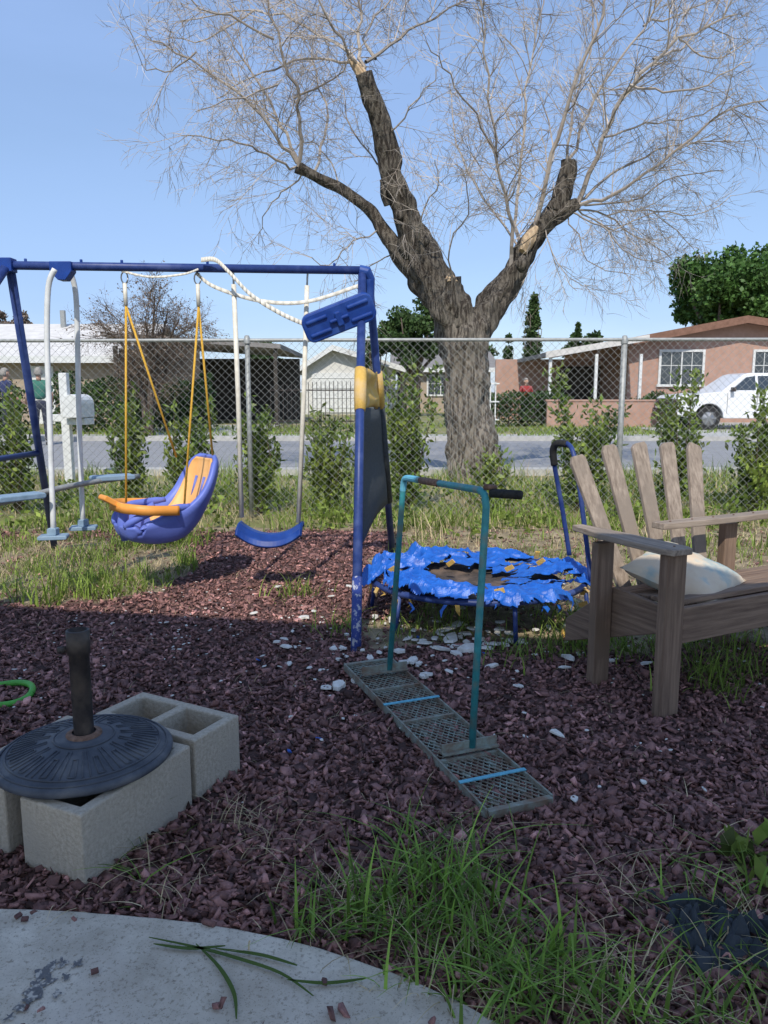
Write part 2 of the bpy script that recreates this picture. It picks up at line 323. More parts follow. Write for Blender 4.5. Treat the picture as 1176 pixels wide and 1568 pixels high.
grass('grass',X,Y,U(.05,.18,n),U(.003,.010,n),U(.2,1.5,n),M['grassf'],6)
cs2=[gp(u,v)[:2] for u,v in [(650,1350),(690,1365),(600,1400),(560,1430),(760,1440),(860,1490),(1165,1400),(700,1400)]]
X,Y=clumps(cs2,.025,8); n=len(X)
grass('grass',X,Y,U(.16,.29,n),U(.006,.012,n),U(.2,1.0,n),M['grassf'],7)
X,Y=clumps(cs,.07,13); n=len(X)
grass('grass',X,Y,U(.04,.13,n),U(.002,.004,n),U(.5,1.8,n),M['straw'],5)
cs=[gp(random.uniform(130,480),random.uniform(1255,1400))[:2] for _ in range(22)]+[gp(random.uniform(900,1176),random.uniform(1330,1560))[:2] for _ in range(26)]
X,Y=clumps(cs,.04,7); n=len(X)
grass('grass',X,Y,U(.03,.12,n),U(.002,.004,n),U(.4,1.6,n),M['straw'],5)
cs=[gp(random.uniform(960,1176),random.uniform(1300,1560))[:2] for _ in range(16)]+[gp(random.uniform(150,480),random.uniform(1240,1390))[:2] for _ in range(5)]
X,Y=clumps(cs,.03,6); n=len(X)
grass('grass',X,Y,U(.04,.14,n),U(.003,.008,n),U(.3,1.4,n),M['grassf'],5)
def scat(n,x0,x1,y0,y1,f): 
    X=rng.uniform(x0,x1,n);Y=rng.uniform(y0,y1,n); k=np.array([f(x,y) for x,y in zip(X,Y)]); return X[k],Y[k]
def weedh(X,Y,a,b):
    k=np.array([.70+1.3*fn(x,y,1.4,5) for x,y in zip(X,Y)]); return rng.uniform(a,b,len(X))*np.clip(k,.25,1.6)
X,Y=scat(1700,-3,3,1.3,5.5,lambda x,y: y>patio_y(x)+.02); n=len(X)
grass('straw_litter',X,Y,U(.012,.03,n),U(.0012,.0028,n),U(2.0,4.0,n),M['straw'],4,.018)
X,Y=scat(28000,-6.5,6.5,5.5,10.5,lambda x,y: (y>6.2 or x>.2 or x<-1.3) and fn(x,y,1.1)+.6*fn(x,y,3.3)>-.04+random.uniform(-.12,.12)); n=len(X)
grass('grass',X,Y,weedh(X,Y,.12,.38),U(.006,.013,n),U(.2,1.1,n),M['grassy'],3)
X,Y=scat(13000,-6,6,5.5,10.4,lambda x,y: (y>6.1 or x>.2)); n=len(X)
grass('grass',X,Y,weedh(X,Y,.06,.26),U(.004,.008,n),U(.3,1.3,n),M['straw'],3)
X,Y=scat(9000,-3.4,-1.1,3.95,6,lambda x,y: mulch_mask(x,y)<.5 and fn(x,y,2.2)>-.10+random.uniform(-.15,.15)); n=len(X)
grass('grass',X,Y,weedh(X,Y,.06,.24),U(.005,.010,n),U(.2,1.2,n),M['grassy'],4)
X,Y=scat(4500,-3.4,-1.1,3.95,6,lambda x,y: mulch_mask(x,y)<.5); n=len(X)
grass('grass',X,Y,U(.03,.12,n),U(.003,.005,n),U(.5,1.5,n),M['straw'],4)
X,Y=scat(9000,.0,4,3.2,6,lambda x,y: mulch_mask(x,y)<.5 and fn(x,y,2.0,3)>.06+random.uniform(-.2,.2)); n=len(X)
grass('grass',X,Y,U(.04,.15,n),U(.004,.008,n),U(.2,1.3,n),M['grassy'],4)
X,Y=scat(8000,-.1,4,3.1,6,lambda x,y: mulch_mask(x,y)<.5); n=len(X)
grass('grass',X,Y,U(.02,.09,n),U(.002,.004,n),U(.6,1.8,n),M['straw'],4)
cs=[gp(u,v)[:2] for u,v in [(885,960),(900,1000),(960,1000),(1000,1010),(1060,1000),(1100,1040),(1150,1030),(790,1010),(1120,990),(450,915),(530,970),(200,885),(130,900),(60,880),(1090,1060),(900,985),(870,1000)]]
X,Y=clumps(cs,.08,75); n=len(X)
grass('grass',X,Y,U(.05,.18,n),U(.004,.008,n),U(.2,1.2,n),M['grassy'],4)
X,Y=scat(14000,-16,18,18.8,27,lambda x,y: fn(x,y,.4)>-.1); n=len(X)
grass('grass',X,Y,U(.06,.2,n),U(.02,.04,n),U(.2,1.1,n),M['grassy'],2)
wc=[]
for _ in range(150):
    x,y=random.uniform(-4,4),random.uniform(5.8,8.5)
    if y<6.3 and -1.3<x<.2: continue
    for k in range(28): wc.append((x+random.gauss(0,.09),y+random.gauss(0,.09),abs(random.gauss(.08,.07))))
for u,v in((1150,1340),(1120,1330),(1170,1380),(1165,1320)):
    p=gp(u,v)
    for k in range(16): wc.append((p.x+random.gauss(0,.03),p.y+random.gauss(0,.03),abs(random.gauss(.03,.03))))
# ---------------------------------------------------------------- patio slab
mb=MB(); P=[(p.x,p.y) for p in PE]
P=[(q[0],q[1]+.004*nz3(q[0]*14,0,3)) for q in crom([(a,b,0) for a,b in P],8)]+[(.75,-3),(-4,-3),(-4,P[0][1])]
mb.prism(P,'z',.0,.034); mb.obj('patio_slab',M['patio'],bevel=.006)
def patch(mb,c,r,z,seed,n=30):
    vs=[(c[0],c[1],z)];
    for k in range(n):
        a=2*math.pi*k/n; rr=r*(1+1.1*noise.noise(V3((math.cos(a)*1.6+seed,math.sin(a)*1.6,seed)))+.5*noise.noise(V3((math.cos(a)*5+seed,math.sin(a)*5,seed))))
        vs.append((c[0]+rr*math.cos(a),c[1]+rr*math.sin(a),z))
    mb.add(vs,[(0,1+k,1+(k+1)%n) for k in range(n)])
mb=MB()
for i,(u,v,r) in enumerate([(72,1490,.019),(60,1512,.021),(95,1475,.011),(118,1478,.009),(45,1530,.015),(100,1497,.007),(85,1525,.008),(30,1545,.010),(15,1560,.008)]):
    p=gp(u,v,.034); patch(mb,p,r,.0362+i*.0003,i*3.3)
mb.obj('concrete_stain',M['stain'])
mb=MB()
for pl in [[(228,1435),(300,1450),(360,1466),(430,1490),(480,1525)],[(300,1445),(335,1480),(358,1520),(362,1560)],[(330,1452),(400,1462),(455,1478)],[(440,1500),(500,1505),(560,1498)],[(235,1445),(290,1452),(345,1448)]]:
    q=crom([gp(u,v,.042) for u,v in pl],5); L=len(q)
    for i in range(L-1):
        a=V3(q[i]);b=V3(q[i+1]); d=(b-a).normalized(); s_=V3((-d.y,d.x,0)); w0=.0035*math.sin(math.pi*(i+.3)/L)+.0006; w1=.0035*math.sin(math.pi*(i+1.3)/L)+.0006
        mb.add([a-s_*w0,a+s_*w0,b+s_*w1,b-s_*w1],[(0,1,2,3)],0,.1)
mb.obj('grass_clippings',M['grassf'],solid=.001)
mb=MB()
for u,v in [(28,1402),(38,1407),(145,1487),(497,1503)]:
    p=gp(u,v,.041); mb.box(p,(.014,.009,.006),Matrix.Rotation(random.random()*3,3,'Z')@Matrix.Rotation(.4,3,'X'),tint=.2)
mb.obj('loose_mulch_chips',M['chip'])
# ---------------------------------------------------------------- patio cover behind the camera (casts the foreground shade)
ZC=3.5; k_=ZC
g=group('patio_cover'); mb=MB(); ed=[(-7,4.58-.95*k_),(-2.26,3.95-.95*k_),(1.0,3.33-.95*k_),(5.5,2.5-.95*k_)]
ed=[(x-.1*k_,y) for x,y in ed]
mb.prism(ed+[(5.2,-2.25),(-7.3,-2.25)],'z',ZC,ZC+.10); mb.obj('roof',M['wpaint'],g)
mb=MB()
for x,y in((-5,.6),(-5,-2.1),(4.2,-1.0),(4.2,-2.1)): mb.box((x,y,ZC/2-.001),(.1,.1,ZC-.004))
mb.obj('posts',M['wpaint'],g)
mb=MB(); mb.add([(-7,-6,.01),(5,-6,.01),(5,-3.01,.01),(-7,-3.01,.01)],[(0,1,2,3)]); mb.obj('bounce_paving',M['curb'])  # unseen pale sheet added behind the cover to bounce sunlight into the shade
# ---------------------------------------------------------------- concrete blocks
def cblock(corner,ldir,wsgn=1,h=.19,Lg=.39,W=.195,name='concrete_block'):
    xs=[0,.032,.179,.211,.358,Lg]; ys=[0,.032,W-.032,W]; hole={(1,1),(3,1)}
    idx={}; vs=[]
    for k,z in enumerate((0,h)):
        for i,x in enumerate(xs):
            for j,y in enumerate(ys): idx[i,j,k]=len(vs); vs.append((x,y,z))
    fs=[]
    solid=lambda i,j: 0<=i<5 and 0<=j<3 and (i,j) not in hole
    for i in range(5):
        for j in range(3):
            if not solid(i,j): continue
            fs.append((idx[i,j,1],idx[i+1,j,1],idx[i+1,j+1,1],idx[i,j+1,1])); fs.append((idx[i,j,0],idx[i,j+1,0],idx[i+1,j+1,0],idx[i+1,j,0]))
            for di,dj,a,b in((-1,0,(i,j),(i,j+1)),(1,0,(i+1,j+1),(i+1,j)),(0,-1,(i+1,j),(i,j)),(0,1,(i,j+1),(i+1,j+1))):
                if not solid(i+di,j+dj): fs.append((idx[a[0],a[1],0],idx[a[0],a[1],1],idx[b[0],b[1],1],idx[b[0],b[1],0]))
    mb=MB(); mb.add(vs,fs); o=mb.obj(name,M['block'],bevel=.005)
    l=V3((*ldir,0)).normalized(); wv=V3((-l.y,l.x,0))*wsgn
    o.matrix_world=Matrix(((l.x,wv.x,0,corner[0]),(l.y,wv.y,0,corner[1]),(0,0,1,.006),(0,0,0,1))); return o
cblock((-.692,1.624),(.418,.908))
cblock((-.525,2.005),(-.88,.47),-1)
cblock((-.925,1.745),(.40,.915))
# ---------------------------------------------------------------- umbrella base
g=group('umbrella_base'); cx,cy,z0=-.785,1.90,.199; mb=MB()
mb.lathe([(0.001,0),(.21,0),(.221,.008),(.223,.018),(.216,.025),(.20,.028),(.19,.033),(.12,.052),(.075,.060),(.07,.064),(.045,.066),(.001,.066)],(cx,cy,z0),64)
mb.obj('disc',M['iron'],g,smooth=True)
mb=MB()
zf=lambda r: z0+.033+(.19-r)/.07*.019+.0015 if r>.12 else z0+.052+(.12-r)/.045*.008+.0015
for k in range(16):
    a=2*math.pi*k/16
    for da,r0,r1 in((-.05,.09,.185),(.05,.09,.185),(.15,.12,.18),(.245,.12,.18)):
        ca,sa=math.cos(a+da),math.sin(a+da); mb.tube([(cx+ca*r,cy+sa*r,zf(r)) for r in (r0,(r0+r1)/2,r1)],.002,5)
    for r in (.12,.18): mb.tube([(cx+r*math.cos(a+b_),cy+r*math.sin(a+b_),zf(r)) for b_ in (.15,.2,.245)],.002,5)
for r,dz in((.19,.034),(.075,.062),(.208,.028)):
    mb.tube([(cx+r*math.cos(a),cy+r*math.sin(a),z0+dz) for a in [2*math.pi*k/48 for k in range(49)]],.0025,5,cap=False)
mb.obj('ribs',M['iron'],g,smooth=True)
mb=MB(); mb.lathe([(.046,.06),(.045,.070),(.030,.074)],(cx,cy,z0),24); mb.obj('collar',M['rust'],g,smooth=True)
mb=MB(); mb.lathe([(.0252,.06),(.0252,.285),(.029,.287),(.029,.348),(.024,.350),(.023,.30)],(cx,cy,z0),28); mb.tube([(cx-.028,cy-.01,z0+.3),(cx-.048,cy-.018,z0+.3)],.009,8); mb.obj('tube',M['tubeblk'],g,smooth=True)
mb=MB(); c=gp(-8,1062,.035); mb.tube([(c.x+.135*math.cos(a),c.y+.1*math.sin(a),.035+.01*math.sin(a*2)) for a in [2*math.pi*k/36 for k in range(37)]],.012,8,cap=False); mb.obj('garden_hose',M['hose'],smooth=True)
# ---------------------------------------------------------------- swing set
g=group('swing_set'); ZB=at(555,414,4.37).z
barY=lambda u: 4.2+.17*(u/555)
Lb=at(-260,403,4.12); Lb.z=ZB; Rb=V3((at(556,414,4.37).x,4.37,ZB))
mb=MB(); mb.tube([Lb,Rb],.0225,16); mb.obj('top_bar',M['blue'],g,smooth=True)
def barp(u):
    x=at(u,405,barY(u)).x; t=(x-Lb.x)/(Rb.x-Lb.x); return Lb.lerp(Rb,t)
mb=MB()
nb=gp(545,1003); nb.z=0; ntp=V3((Rb.x-.005,Rb.y,ZB-.01)); mb.tube([V3((nb.x,nb.y,.0)),ntp],.0225,14)
fb=gp(601,850); ftp=V3((Rb.x+.03,Rb.y+.05,ZB-.03)); mb.tube([fb,ftp],.0235,14)
lf=gp(84,842); lt=barp(12); mb.tube([lf,lt+V3((0,.03,-.02))],.0235,14)
ln=V3((-2.6,2.9,0)); mb.tube([ln,lt+V3((0,-.03,-.02))],.0235,14)
mb.tube([ln.lerp(lt,.42),lf.lerp(lt,.42)],.018,10)
mb.obj('legs',M['blue'],g,smooth=True)
mb=MB(); d=ntp-nb; mb.tube([nb,nb+d*.17],.0237,14); mb.obj('worn_foot',M['flake'],g,smooth=True)
mb=MB()
for u in(40,125,187,318,512): p=barp(u); mb.tube([p+V3((0,0,.02)),p+V3((0,0,.036))],.008,8)
p=barp(12); mb.box(p,(.07,.07,.07)); p=barp(97); mb.prism([(p.x-.06,p.z+.02),(p.x+.055,p.z+.02),(p.x+.055,p.z-.03),(p.x+.02,p.z-.075),(p.x-.02,p.z-.075),(p.x-.06,p.z-.03)],'y',p.y-.035,p.y+.035)
mb.tube([Rb+V3((-.02,0,0)),Rb+V3((.02,.0,-.005)),Rb+V3((.035,.02,-.04)),Rb+V3((.03,.04,-.2))],.03,12)
mb.obj('brackets',M['bluep'],g,bevel=.004)
def rbox(mb,c,sx,sy,sz,R,r,n=6):
    P=[]
    for qx,qz,a0 in((1,1,0),(-1,1,90),(-1,-1,180),(1,-1,270)):
        for k in range(n+1):
            a=math.radians(a0+90*k/n); P.append((qx*(sx/2-r)+r*math.cos(a),qz*(sz/2-r)+r*math.sin(a)))
    vs=[c+R@V3((p,-sy/2,q)) for p,q in P]+[c+R@V3((p,sy/2,q)) for p,q in P]; N_=len(P)
    mb.add(vs,[tuple(range(N_)),tuple(range(2*N_-1,N_-1,-1))]+[(i,N_+i,N_+(i+1)%N_,(i+1)%N_) for i in range(N_)])
mb=MB(); c=at(519,486,4.2); R=Matrix.Rotation(math.radians(-21),3,'Y')@Matrix.Rotation(math.radians(15),3,'X')
rbox(mb,c,.395,.07,.15,R,.045); rbox(mb,c+R@V3((0,-.045,0)),.035,.02,.08,R,.01); rbox(mb,c+R@V3((0,-.045,0)),.11,.018,.02,R,.008)
for sx in(-1,1):
    for sz in (-1,1): rbox(mb,c+R@V3((sx*.115,-.037,sz*.036)),.12,.018,.022,R,.01)
mb.obj('plastic_cap',M['bluep'],g,bevel=.008)
def legpt(a,b,z): t=(z-a.z)/(b.z-a.z); return a.lerp(b,t)
def zat(v,a,b):
    best=0;bd=1e9
    for k in range(200):
        p=a.lerp(b,k/199); dy=p.y;dz=p.z-CAM_H; dep=dy*C-dz*S; vv=784-F*(dy*S+dz*C)/dep
        if abs(vv-v)<bd: bd=abs(vv-v);best=p.z
    return best
ny=V3((nb.x,nb.y,0)); z1,z2,z3=zat(566,ny,ntp),zat(628,ny,ntp),.42
def panel(za,zb,m,nm,off):
    mb=MB(); K=10; J=8; vs=[];fs=[]
    for i in range(K+1):
        z=za+(zb-za)*i/K; A=legpt(ny,ntp,z);B=legpt(fb,ftp,z)
        for j in range(J+1):
            t=j/J; p=A.lerp(B,t); p=p+V3((off+.02*math.sin(t*math.pi)*math.sin(i*.9+1),0,.01*math.sin(t*7+i))); vs.append(p)
    for i in range(K):
        for j in range(J): q=i*(J+1)+j; fs.append((q,q+1,q+J+2,q+J+1))
    mb.add(vs,fs); mb.obj(nm,m,g,smooth=True,solid=.006)
panel(z1,z2,M['yfab'],'yellow_panel',.0); panel(z2,z3,M['mesh'],'mesh_panel',.0)
mb=MB()
for a,b in((ny,ntp),(fb,ftp)): mb.tube([legpt(a,b,z1),legpt(a,b,z1*.5+z2*.5),legpt(a,b,z2)],[.031,.033,.03],14,jit=.15)
mb.obj('yellow_sleeves',M['yfab'],g,smooth=True)
mb=MB(); mb.tube([legpt(fb,ftp,z2),legpt(fb,ftp,z3)],.032,12); mb.obj('mesh_sleeve',M['mesh'],g,smooth=True)
mb=MB()
def strap(pl,wd=.02):
    q=crom([at(u,v,y) for u,v,y in pl],6)
    for i in range(len(q)-1):
        a=V3(q[i]);b=V3(q[i+1]); s0=V3((0,.25,1)).normalized()*wd*.5
        mb.add([a-s0,a+s0,b+s0,b-s0],[(0,1,2,3)])
strap([(308,398,4.24),(330,398,4.22),(352,418,4.2),(385,452,4.2),(430,480,4.22),(468,497,4.24)],.026)
strap([(300,418,4.3),(330,440,4.3),(400,461,4.3),(470,462,4.3),(548,438,4.3)],.022)
strap([(186,415,4.25),(230,424,4.24),(280,420,4.24),(304,412,4.27)],.012)
mb.obj('webbing_strap',M['vinyl'],g,smooth=True,solid=.003)
# belt swing
g=group('belt_swing'); mb=MB(); zs=at(410,812,4.35).z
pA,pB=barp(357),barp(471); a=at(370,792,4.35); b=at(457,800,4.35)
for p,q in((pA,a),(pB,b)): mb.tube([p.lerp(q,.06),p.lerp(q,.5)+V3((.004,0,0)),q],.0135,10)
mb.obj('vinyl_chains',M['vinyl'],g,smooth=True)
mb=MB()
for p,q in((pA,a),(pB,b)): mb.tube([p+V3((0,0,-.02)),p.lerp(q,.03),p.lerp(q,.075)],.006,6)
mb.obj('hooks',M['steel'],g)
mb=MB(); n=16; vs=[];fs=[]
for i in range(n+1):
    t=i/n*2-1; x=(a.x+b.x)/2+t*.185; z=zs-.035+.075*abs(t)**2.2; ww=1+.1*abs(t)**6
    for j,dy in enumerate((-.08,-.06,0,.06,.08)): vs.append((x,4.35+dy*ww,z-(.022 if abs(dy)>.07 else 0)-.03*(dy<0)*abs(dy)/.08))
for i in range(n):
    for j in range(4): q=i*5+j; fs.append((q,q+1,q+6,q+5))
mb.add(vs,fs)
mb.obj('seat',M['bluep'],g,smooth=False,solid=.022,bevel=.005)
# toddler swing
g=group('toddler_swing'); hL,hR=barp(190),barp(302)
sc=at(258,768,4.32)
f=V3((-.78,-.62,0)).normalized(); side=V3((-f.y,f.x,0)); up=V3((0,0,1))
tilt=math.radians(12)
def loc(fw,sd,z):
    ff=fw*math.cos(tilt)-z*math.sin(tilt); zz=fw*math.sin(tilt)+z*math.cos(tilt)
    return sc+f*ff+side*sd+up*zz
prof=[(-.20,.30),(-.21,.26),(-.205,.16),(-.185,.05),(-.15,-.08),(-.08,-.18),(.04,-.225),(.15,-.23),(.22,-.215),(.25,-.16)]
hw=[.09,.15,.185,.19,.18,.17,.16,.155,.15,.14]
cu=[.02,.05,.07,.09,.15,.19,.17,.12,.08,.03]
def shell(mb,inset,cm,rng_,shrink):
    pr=crom([(a_,b_,h_,c_) for (a_,b_),h_,c_ in zip(prof,hw,cu)],4)[rng_[0]:rng_[1]]; n=len(pr); m_=20; vs=[];fs=[]
    for i,(fw,z,h_,cc) in enumerate(pr):
        i0=max(0,i-1);i1=min(n-1,i+1); tx,tz=pr[i1][0]-pr[i0][0],pr[i1][1]-pr[i0][1]; l_=math.hypot(tx,tz)+1e-9; nx,nz=-tz/l_,tx/l_
        for j in range(m_+1):
            t=j/m_*2-1; c_=cc*cm*abs(t)**4+inset
            vs.append(loc(fw+nx*c_,math.copysign(abs(t)**.8,t)*h_*shrink,z+nz*c_))
    for i in range(n-1):
        for j in range(m_): q=i*(m_+1)+j; fs.append((q,q+1,q+m_+2,q+m_+1))
    mb.add(vs,fs)
mb=MB(); shell(mb,0,1,(0,99),1); mb.obj('bucket_seat',M['purple'],g,smooth=True,solid=.028)
mb=MB(); shell(mb,.024,.5,(2,24),.80); mb.obj('back_pad',M['apricot'],g,smooth=True,solid=.016)
mb=MB()
for k in(-1,1): mb.tube([loc(-.17,k*.05,.17),loc(-.16,k*.05,.05)],.009,6)
mb.obj('pad_slots',M['purple'],g,smooth=True)
mb=MB()
mb.tube([loc(.19,0,-.22),loc(.24,0,-.15),loc(.245,0,-.05)],[.05,.032,.026],12)
for sd in(-1,1): mb.tube(crom([loc(-.05,sd*.172,.0),loc(.06,sd*.178,-.03),loc(.16,sd*.17,-.06),loc(.235,sd*.13,-.12),loc(.25,sd*.08,-.16)],4),[.016]*2+[.021]*13+[.02]*2,10)
mb.obj('front_post',M['purple'],g,smooth=True)
mb=MB()
q=crom([loc(.02,-.195,-.03),loc(.18,-.19,-.05),loc(.275,-.11,-.06),loc(.295,0,-.06),loc(.275,.11,-.06),loc(.18,.19,-.05),loc(.02,.195,-.03)],7)
vs=[];fs=[]
for p_ in q:
    p_=V3(p_); vs+= [p_-up*.026,p_+up*.026]
for i in range(len(q)-1): fs.append((2*i,2*i+1,2*i+3,2*i+2))
mb.add(vs,fs); mb.obj('guard_bar',M['orange'],g,smooth=True,solid=.026)
mb=MB(); rbox(mb,loc(.335,0,-.035),.09,.10,.03,Matrix((f,side,up)).transposed()@Matrix.Rotation(math.radians(-32),3,'Y'),.012); mb.obj('guard_tab',M['orange'],g,bevel=.006)
mb=MB()
pairs=[(hL,at(193,770,4.15)),(hL,at(270,700,4.38)),(hR,at(326,702,4.45)),(hR,at(281,790,4.24))]
for h_,a_ in pairs: mb.tube([h_+V3((0,0,-.2)),a_],.0062,8)
mb.obj('ropes',M['yrope'],g,smooth=True)
mb=MB()
for h_ in(hL,hR): mb.tube([h_+V3((0,0,-.085)),h_+V3((0,0,-.20))],.011,10)
mb.obj('rope_sleeves',M['vinyl'],g,smooth=True)
mb=MB()
for h_ in(hL,hR):
    mb.tube([h_+V3((.018*math.cos(a_),0,-.055+.03*math.sin(a_))) for a_ in [k*math.pi/6 for k in range(13)]],.004,6)
mb.obj('hooks',M['steel'],g,smooth=True)
# glider
g=group('glider_swing'); mb=MB()
for pl in([(84,412,4.12),(74,440,4.12),(72,520,4.12),(76,640,4.1),(82,818,4.08)],[(106,412,4.35),(116,450,4.38),(119,540,4.4),(121,640,4.42),(127,805,4.45)]):
    mb.tube(crom([at(*p) for p in pl],5),.0145,10)
mb.obj('hanger_arms',M['wpaint'],g,smooth=True)
mb=MB(); a,b=at(-120,792,3.5),at(212,729,4.9); mb.tube(crom([a,at(20,766,4.0),at(90,748,4.25),at(150,737,4.55),b],5),.016,10); mb.obj('seat_rail',M['galv'],g,smooth=True)
mb=MB()
for u,v,Y in((28,761,3.95),(172,731,4.65),(-90,790,3.55)):
    c=at(u,v,Y); rbox(mb,c,.25,.11,.03,Matrix.Rotation(.9 if u<100 else .6,3,'Z'),.014)
mb.obj('seats',M['ltblue'],g,bevel=.006)
mb=MB()
for u,v,Y in((82,822,4.08),(128,808,4.45)):
    c=at(u,v,Y); rbox(mb,c,.15,.09,.022,Matrix.Rotation(.2,3,'Z'),.01); rbox(mb,c+V3((0,0,.03)),.05,.05,.04,Matrix.Identity(3),.01)
mb.obj('foot_rests',M['ltblue'],g,bevel=.004)
# ---------------------------------------------------------------- lawn leveler (teal)
g=group('lawn_leveling_rake'); D=V3((.274,1.905,.035)); lv=V3((-.364,.931,0)); wv=V3((.931,.364,0))
def lp(l,w,z=0): return D+lv*l+wv*w+V3((0,0,z))
LG,WD=1.2,.205; mb=MB()
for w_ in(0,WD): mb.beam(lp(0,w_),lp(LG,w_),.006,.03)
for l_ in(0,.3,.6,.9,LG): mb.beam(lp(l_,.003),lp(l_,WD-.003),.02 if l_ in(0,LG) else .012,.022)
for k in (.05,.155): mb.beam(lp(0.01,k,-.003),lp(LG-.01,k,-.003),.014,.006)
st=.034; k=-WD*1.6
while k<LG:
    for sg in(0,1):
        l0=k;l1=k+WD*1.6; w0,w1=(0,WD) if sg==0 else (WD,0)
        ta=max(0,(0-l0)/(l1-l0)); tb=min(1,(LG-l0)/(l1-l0))
        if tb>ta:
            A=lp(l0+(l1-l0)*ta,w0+(w1-w0)*ta,.003*sg);B=lp(l0+(l1-l0)*tb,w0+(w1-w0)*tb,.003*sg); mb.beam(A,B,.0040,.0025)
    k+=st
mb.obj('grate',M['grate'],g)
mb=MB()
for l_ in(.32,1.04):
    mb.box(lp(l_,.115,.022),(.19,.035,.006),Matrix.Rotation(math.atan2(wv.y,wv.x),3,'Z')); mb.box(lp(l_,.115,.035),(.19,.005,.03),Matrix.Rotation(math.atan2(wv.y,wv.x),3,'Z'))
mb.obj('handle_mounts',M['grate'],g)
mb=MB()
A=lp(.32,.124,.02);B=lp(1.04,.135,.02); At=at(745,752,A.y);Bt=at(617,731,B.y)
d=(Bt-At); dn=d.normalized()
mb.tube([A,A.lerp(At,.5),At-V3((0,0,.05))]+[V3(q) for q in crom([At-V3((0,0,.05)),At-V3((0,0,.012))+dn*.014,At+dn*.05],4)[1:]]+[V3(q) for q in crom([Bt-dn*.05,Bt-V3((0,0,.012))-dn*.014,Bt-V3((0,0,.05))],4)]+[B],.0112,12)
mb.obj('handle_frame',M['teal'],g,smooth=True)
mb=MB(); mb.tube([At+dn*.02+V3((0,0,.012)),At.lerp(At+dn*.02,.5)+V3((.035,.005,.008))],.009,8); mb.tube([At.lerp(Bt,.5),At.lerp(Bt,.74)],.0125,10); mb.obj('rusty_clamp',M['rust'],g,smooth=True)
mb=MB(); mb.tube([at(752,755,2.26),at(798,758,2.2)],.0135,12); mb.obj('foam_grip',M['foam'],g,smooth=True)
mb=MB()
for l_ in(.15,.74): mb.beam(lp(l_,-.006,.018),lp(l_+.0,WD+.006,.018),.014,.003)
mb.tube([V3(q) for q in crom([Bt-V3((0,0,.05)),Bt-V3((0,0,.012))-dn*.014,Bt-dn*.05,Bt-dn*.16],4)],.0124,10)
mb.obj('blue_tape',M['tape'],g,smooth=False)
# ---------------------------------------------------------------- mini trampoline
g=group('mini_trampoline'); tc_=V3((.475,3.84,.215)); RR=.54; RY=.50; mb=MB()
ring=[tc_+V3((RR*math.cos(a),RY*math.sin(a),0)) for a in [2*math.pi*k/48 for k in range(49)]]
mb.tube(ring,.016,10,cap=False)
for k in range(6):
    a=math.radians(30+60*k+12); p=tc_+V3((RR*math.cos(a),RY*math.sin(a),0)); q=p+V3((.03*math.cos(a),.03*math.sin(a),-.21)); mb.tube([p,q],.011,8)
mb.obj('frame',M['blue'],g,smooth=True)
mb=MB(); mb.lathe([(.001,-.045),(.2,-.04),(.38,-.022),(.43,-.016)],tc_,40); mb.obj('jump_mat',M['mat'],g,smooth=True,solid=.004)
# loose torn blue cover lying flat over the mat and rim, crumpled and full of holes
mb=MB(); G=170; W_=1.30; vs=[];fs=[];ok=[]
for i in range(G+1):
    for j in range(G+1):
        px=(i/G-.5)*W_; py=(j/G-.5)*W_; r=math.hypot(px,py); a=math.atan2(py,px)
        wx=px+.06*nz3(px*4,py*4,2); wy=py+.06*nz3(px*4,py*4,12)
        rdg=lambda s_,q: max(0,1-abs(nz3(wx*s_,wy*s_*1.3,q))*2.6)**2
        k=min(1,max(0,(r-.12)/.38)); left=min(1,max(0,(-px+.05)/.35))
        z=.004+(.018+.040*left)*rdg(3.2,1)+.020*rdg(7,4)+.010*rdg(15,7)+(.012+.03*left)*max(0,nz3(px*2.5,py*2.5,9))
        z*=.35+.65*k
        sag=-.035*(1-min(1,r/.45))
        if r>.555: z-=(r-.555)*(1.1+.8*nz3(px*6,py*6,3))
        vs.append((tc_.x+px+.015*nz3(px*8,py*8,31),tc_.y+py*RY/RR+.015*nz3(px*8,py*8,32),tc_.z+z+sag+.01))
        ca,sa=math.cos(a),math.sin(a)
        lim=.585+.03*nz3(ca*4,sa*4,1)+.02*nz3(ca*14,sa*14,1)
        inner=.22+.20*nz3(ca*1.3+3,sa*1.3,3)+.10*nz3(ca*4,sa*4,8)
        tear=nz3(px*3.1+7,py*4.6,21)>.27 or (abs(nz3(px*2.2+3,py*5,41))<.022 and r<.5)
        ok.append(r<lim and r>inner and not tear)
for i in range(G):
    for j in range(G):
        q=i*(G+1)+j
        if ok[q] and ok[q+1] and ok[q+G+1] and ok[q+G+2]: fs.append((q,q+1,q+G+2,q+G+1))
mb.add(vs,fs); mb.obj('torn_cover',M['tarp'],g,smooth=False,solid=.002)
mb=MB()
for k in range(34):
    a=random.uniform(0,2*math.pi); r=RR+random.uniform(0,.03); p=tc_+V3((r*math.cos(a),r*RY/RR*math.sin(a),random.uniform(-.03,.01)))
    L=random.uniform(.02,.08); dd=V3((random.uniform(-.4,.4),random.uniform(-.4,.4),-1)).normalized(); wv2=V3((-math.sin(a),math.cos(a),0))*random.uniform(.003,.016)
    q=p+dd*L*.5+V3((random.uniform(-.02,.02),random.uniform(-.02,.02),0)); e=p+dd*L
    mb.add([p-wv2,p+wv2,q+wv2*.8,e+wv2*.2,q-wv2],[(0,1,2,3,4)],0 if k%3 else 1)
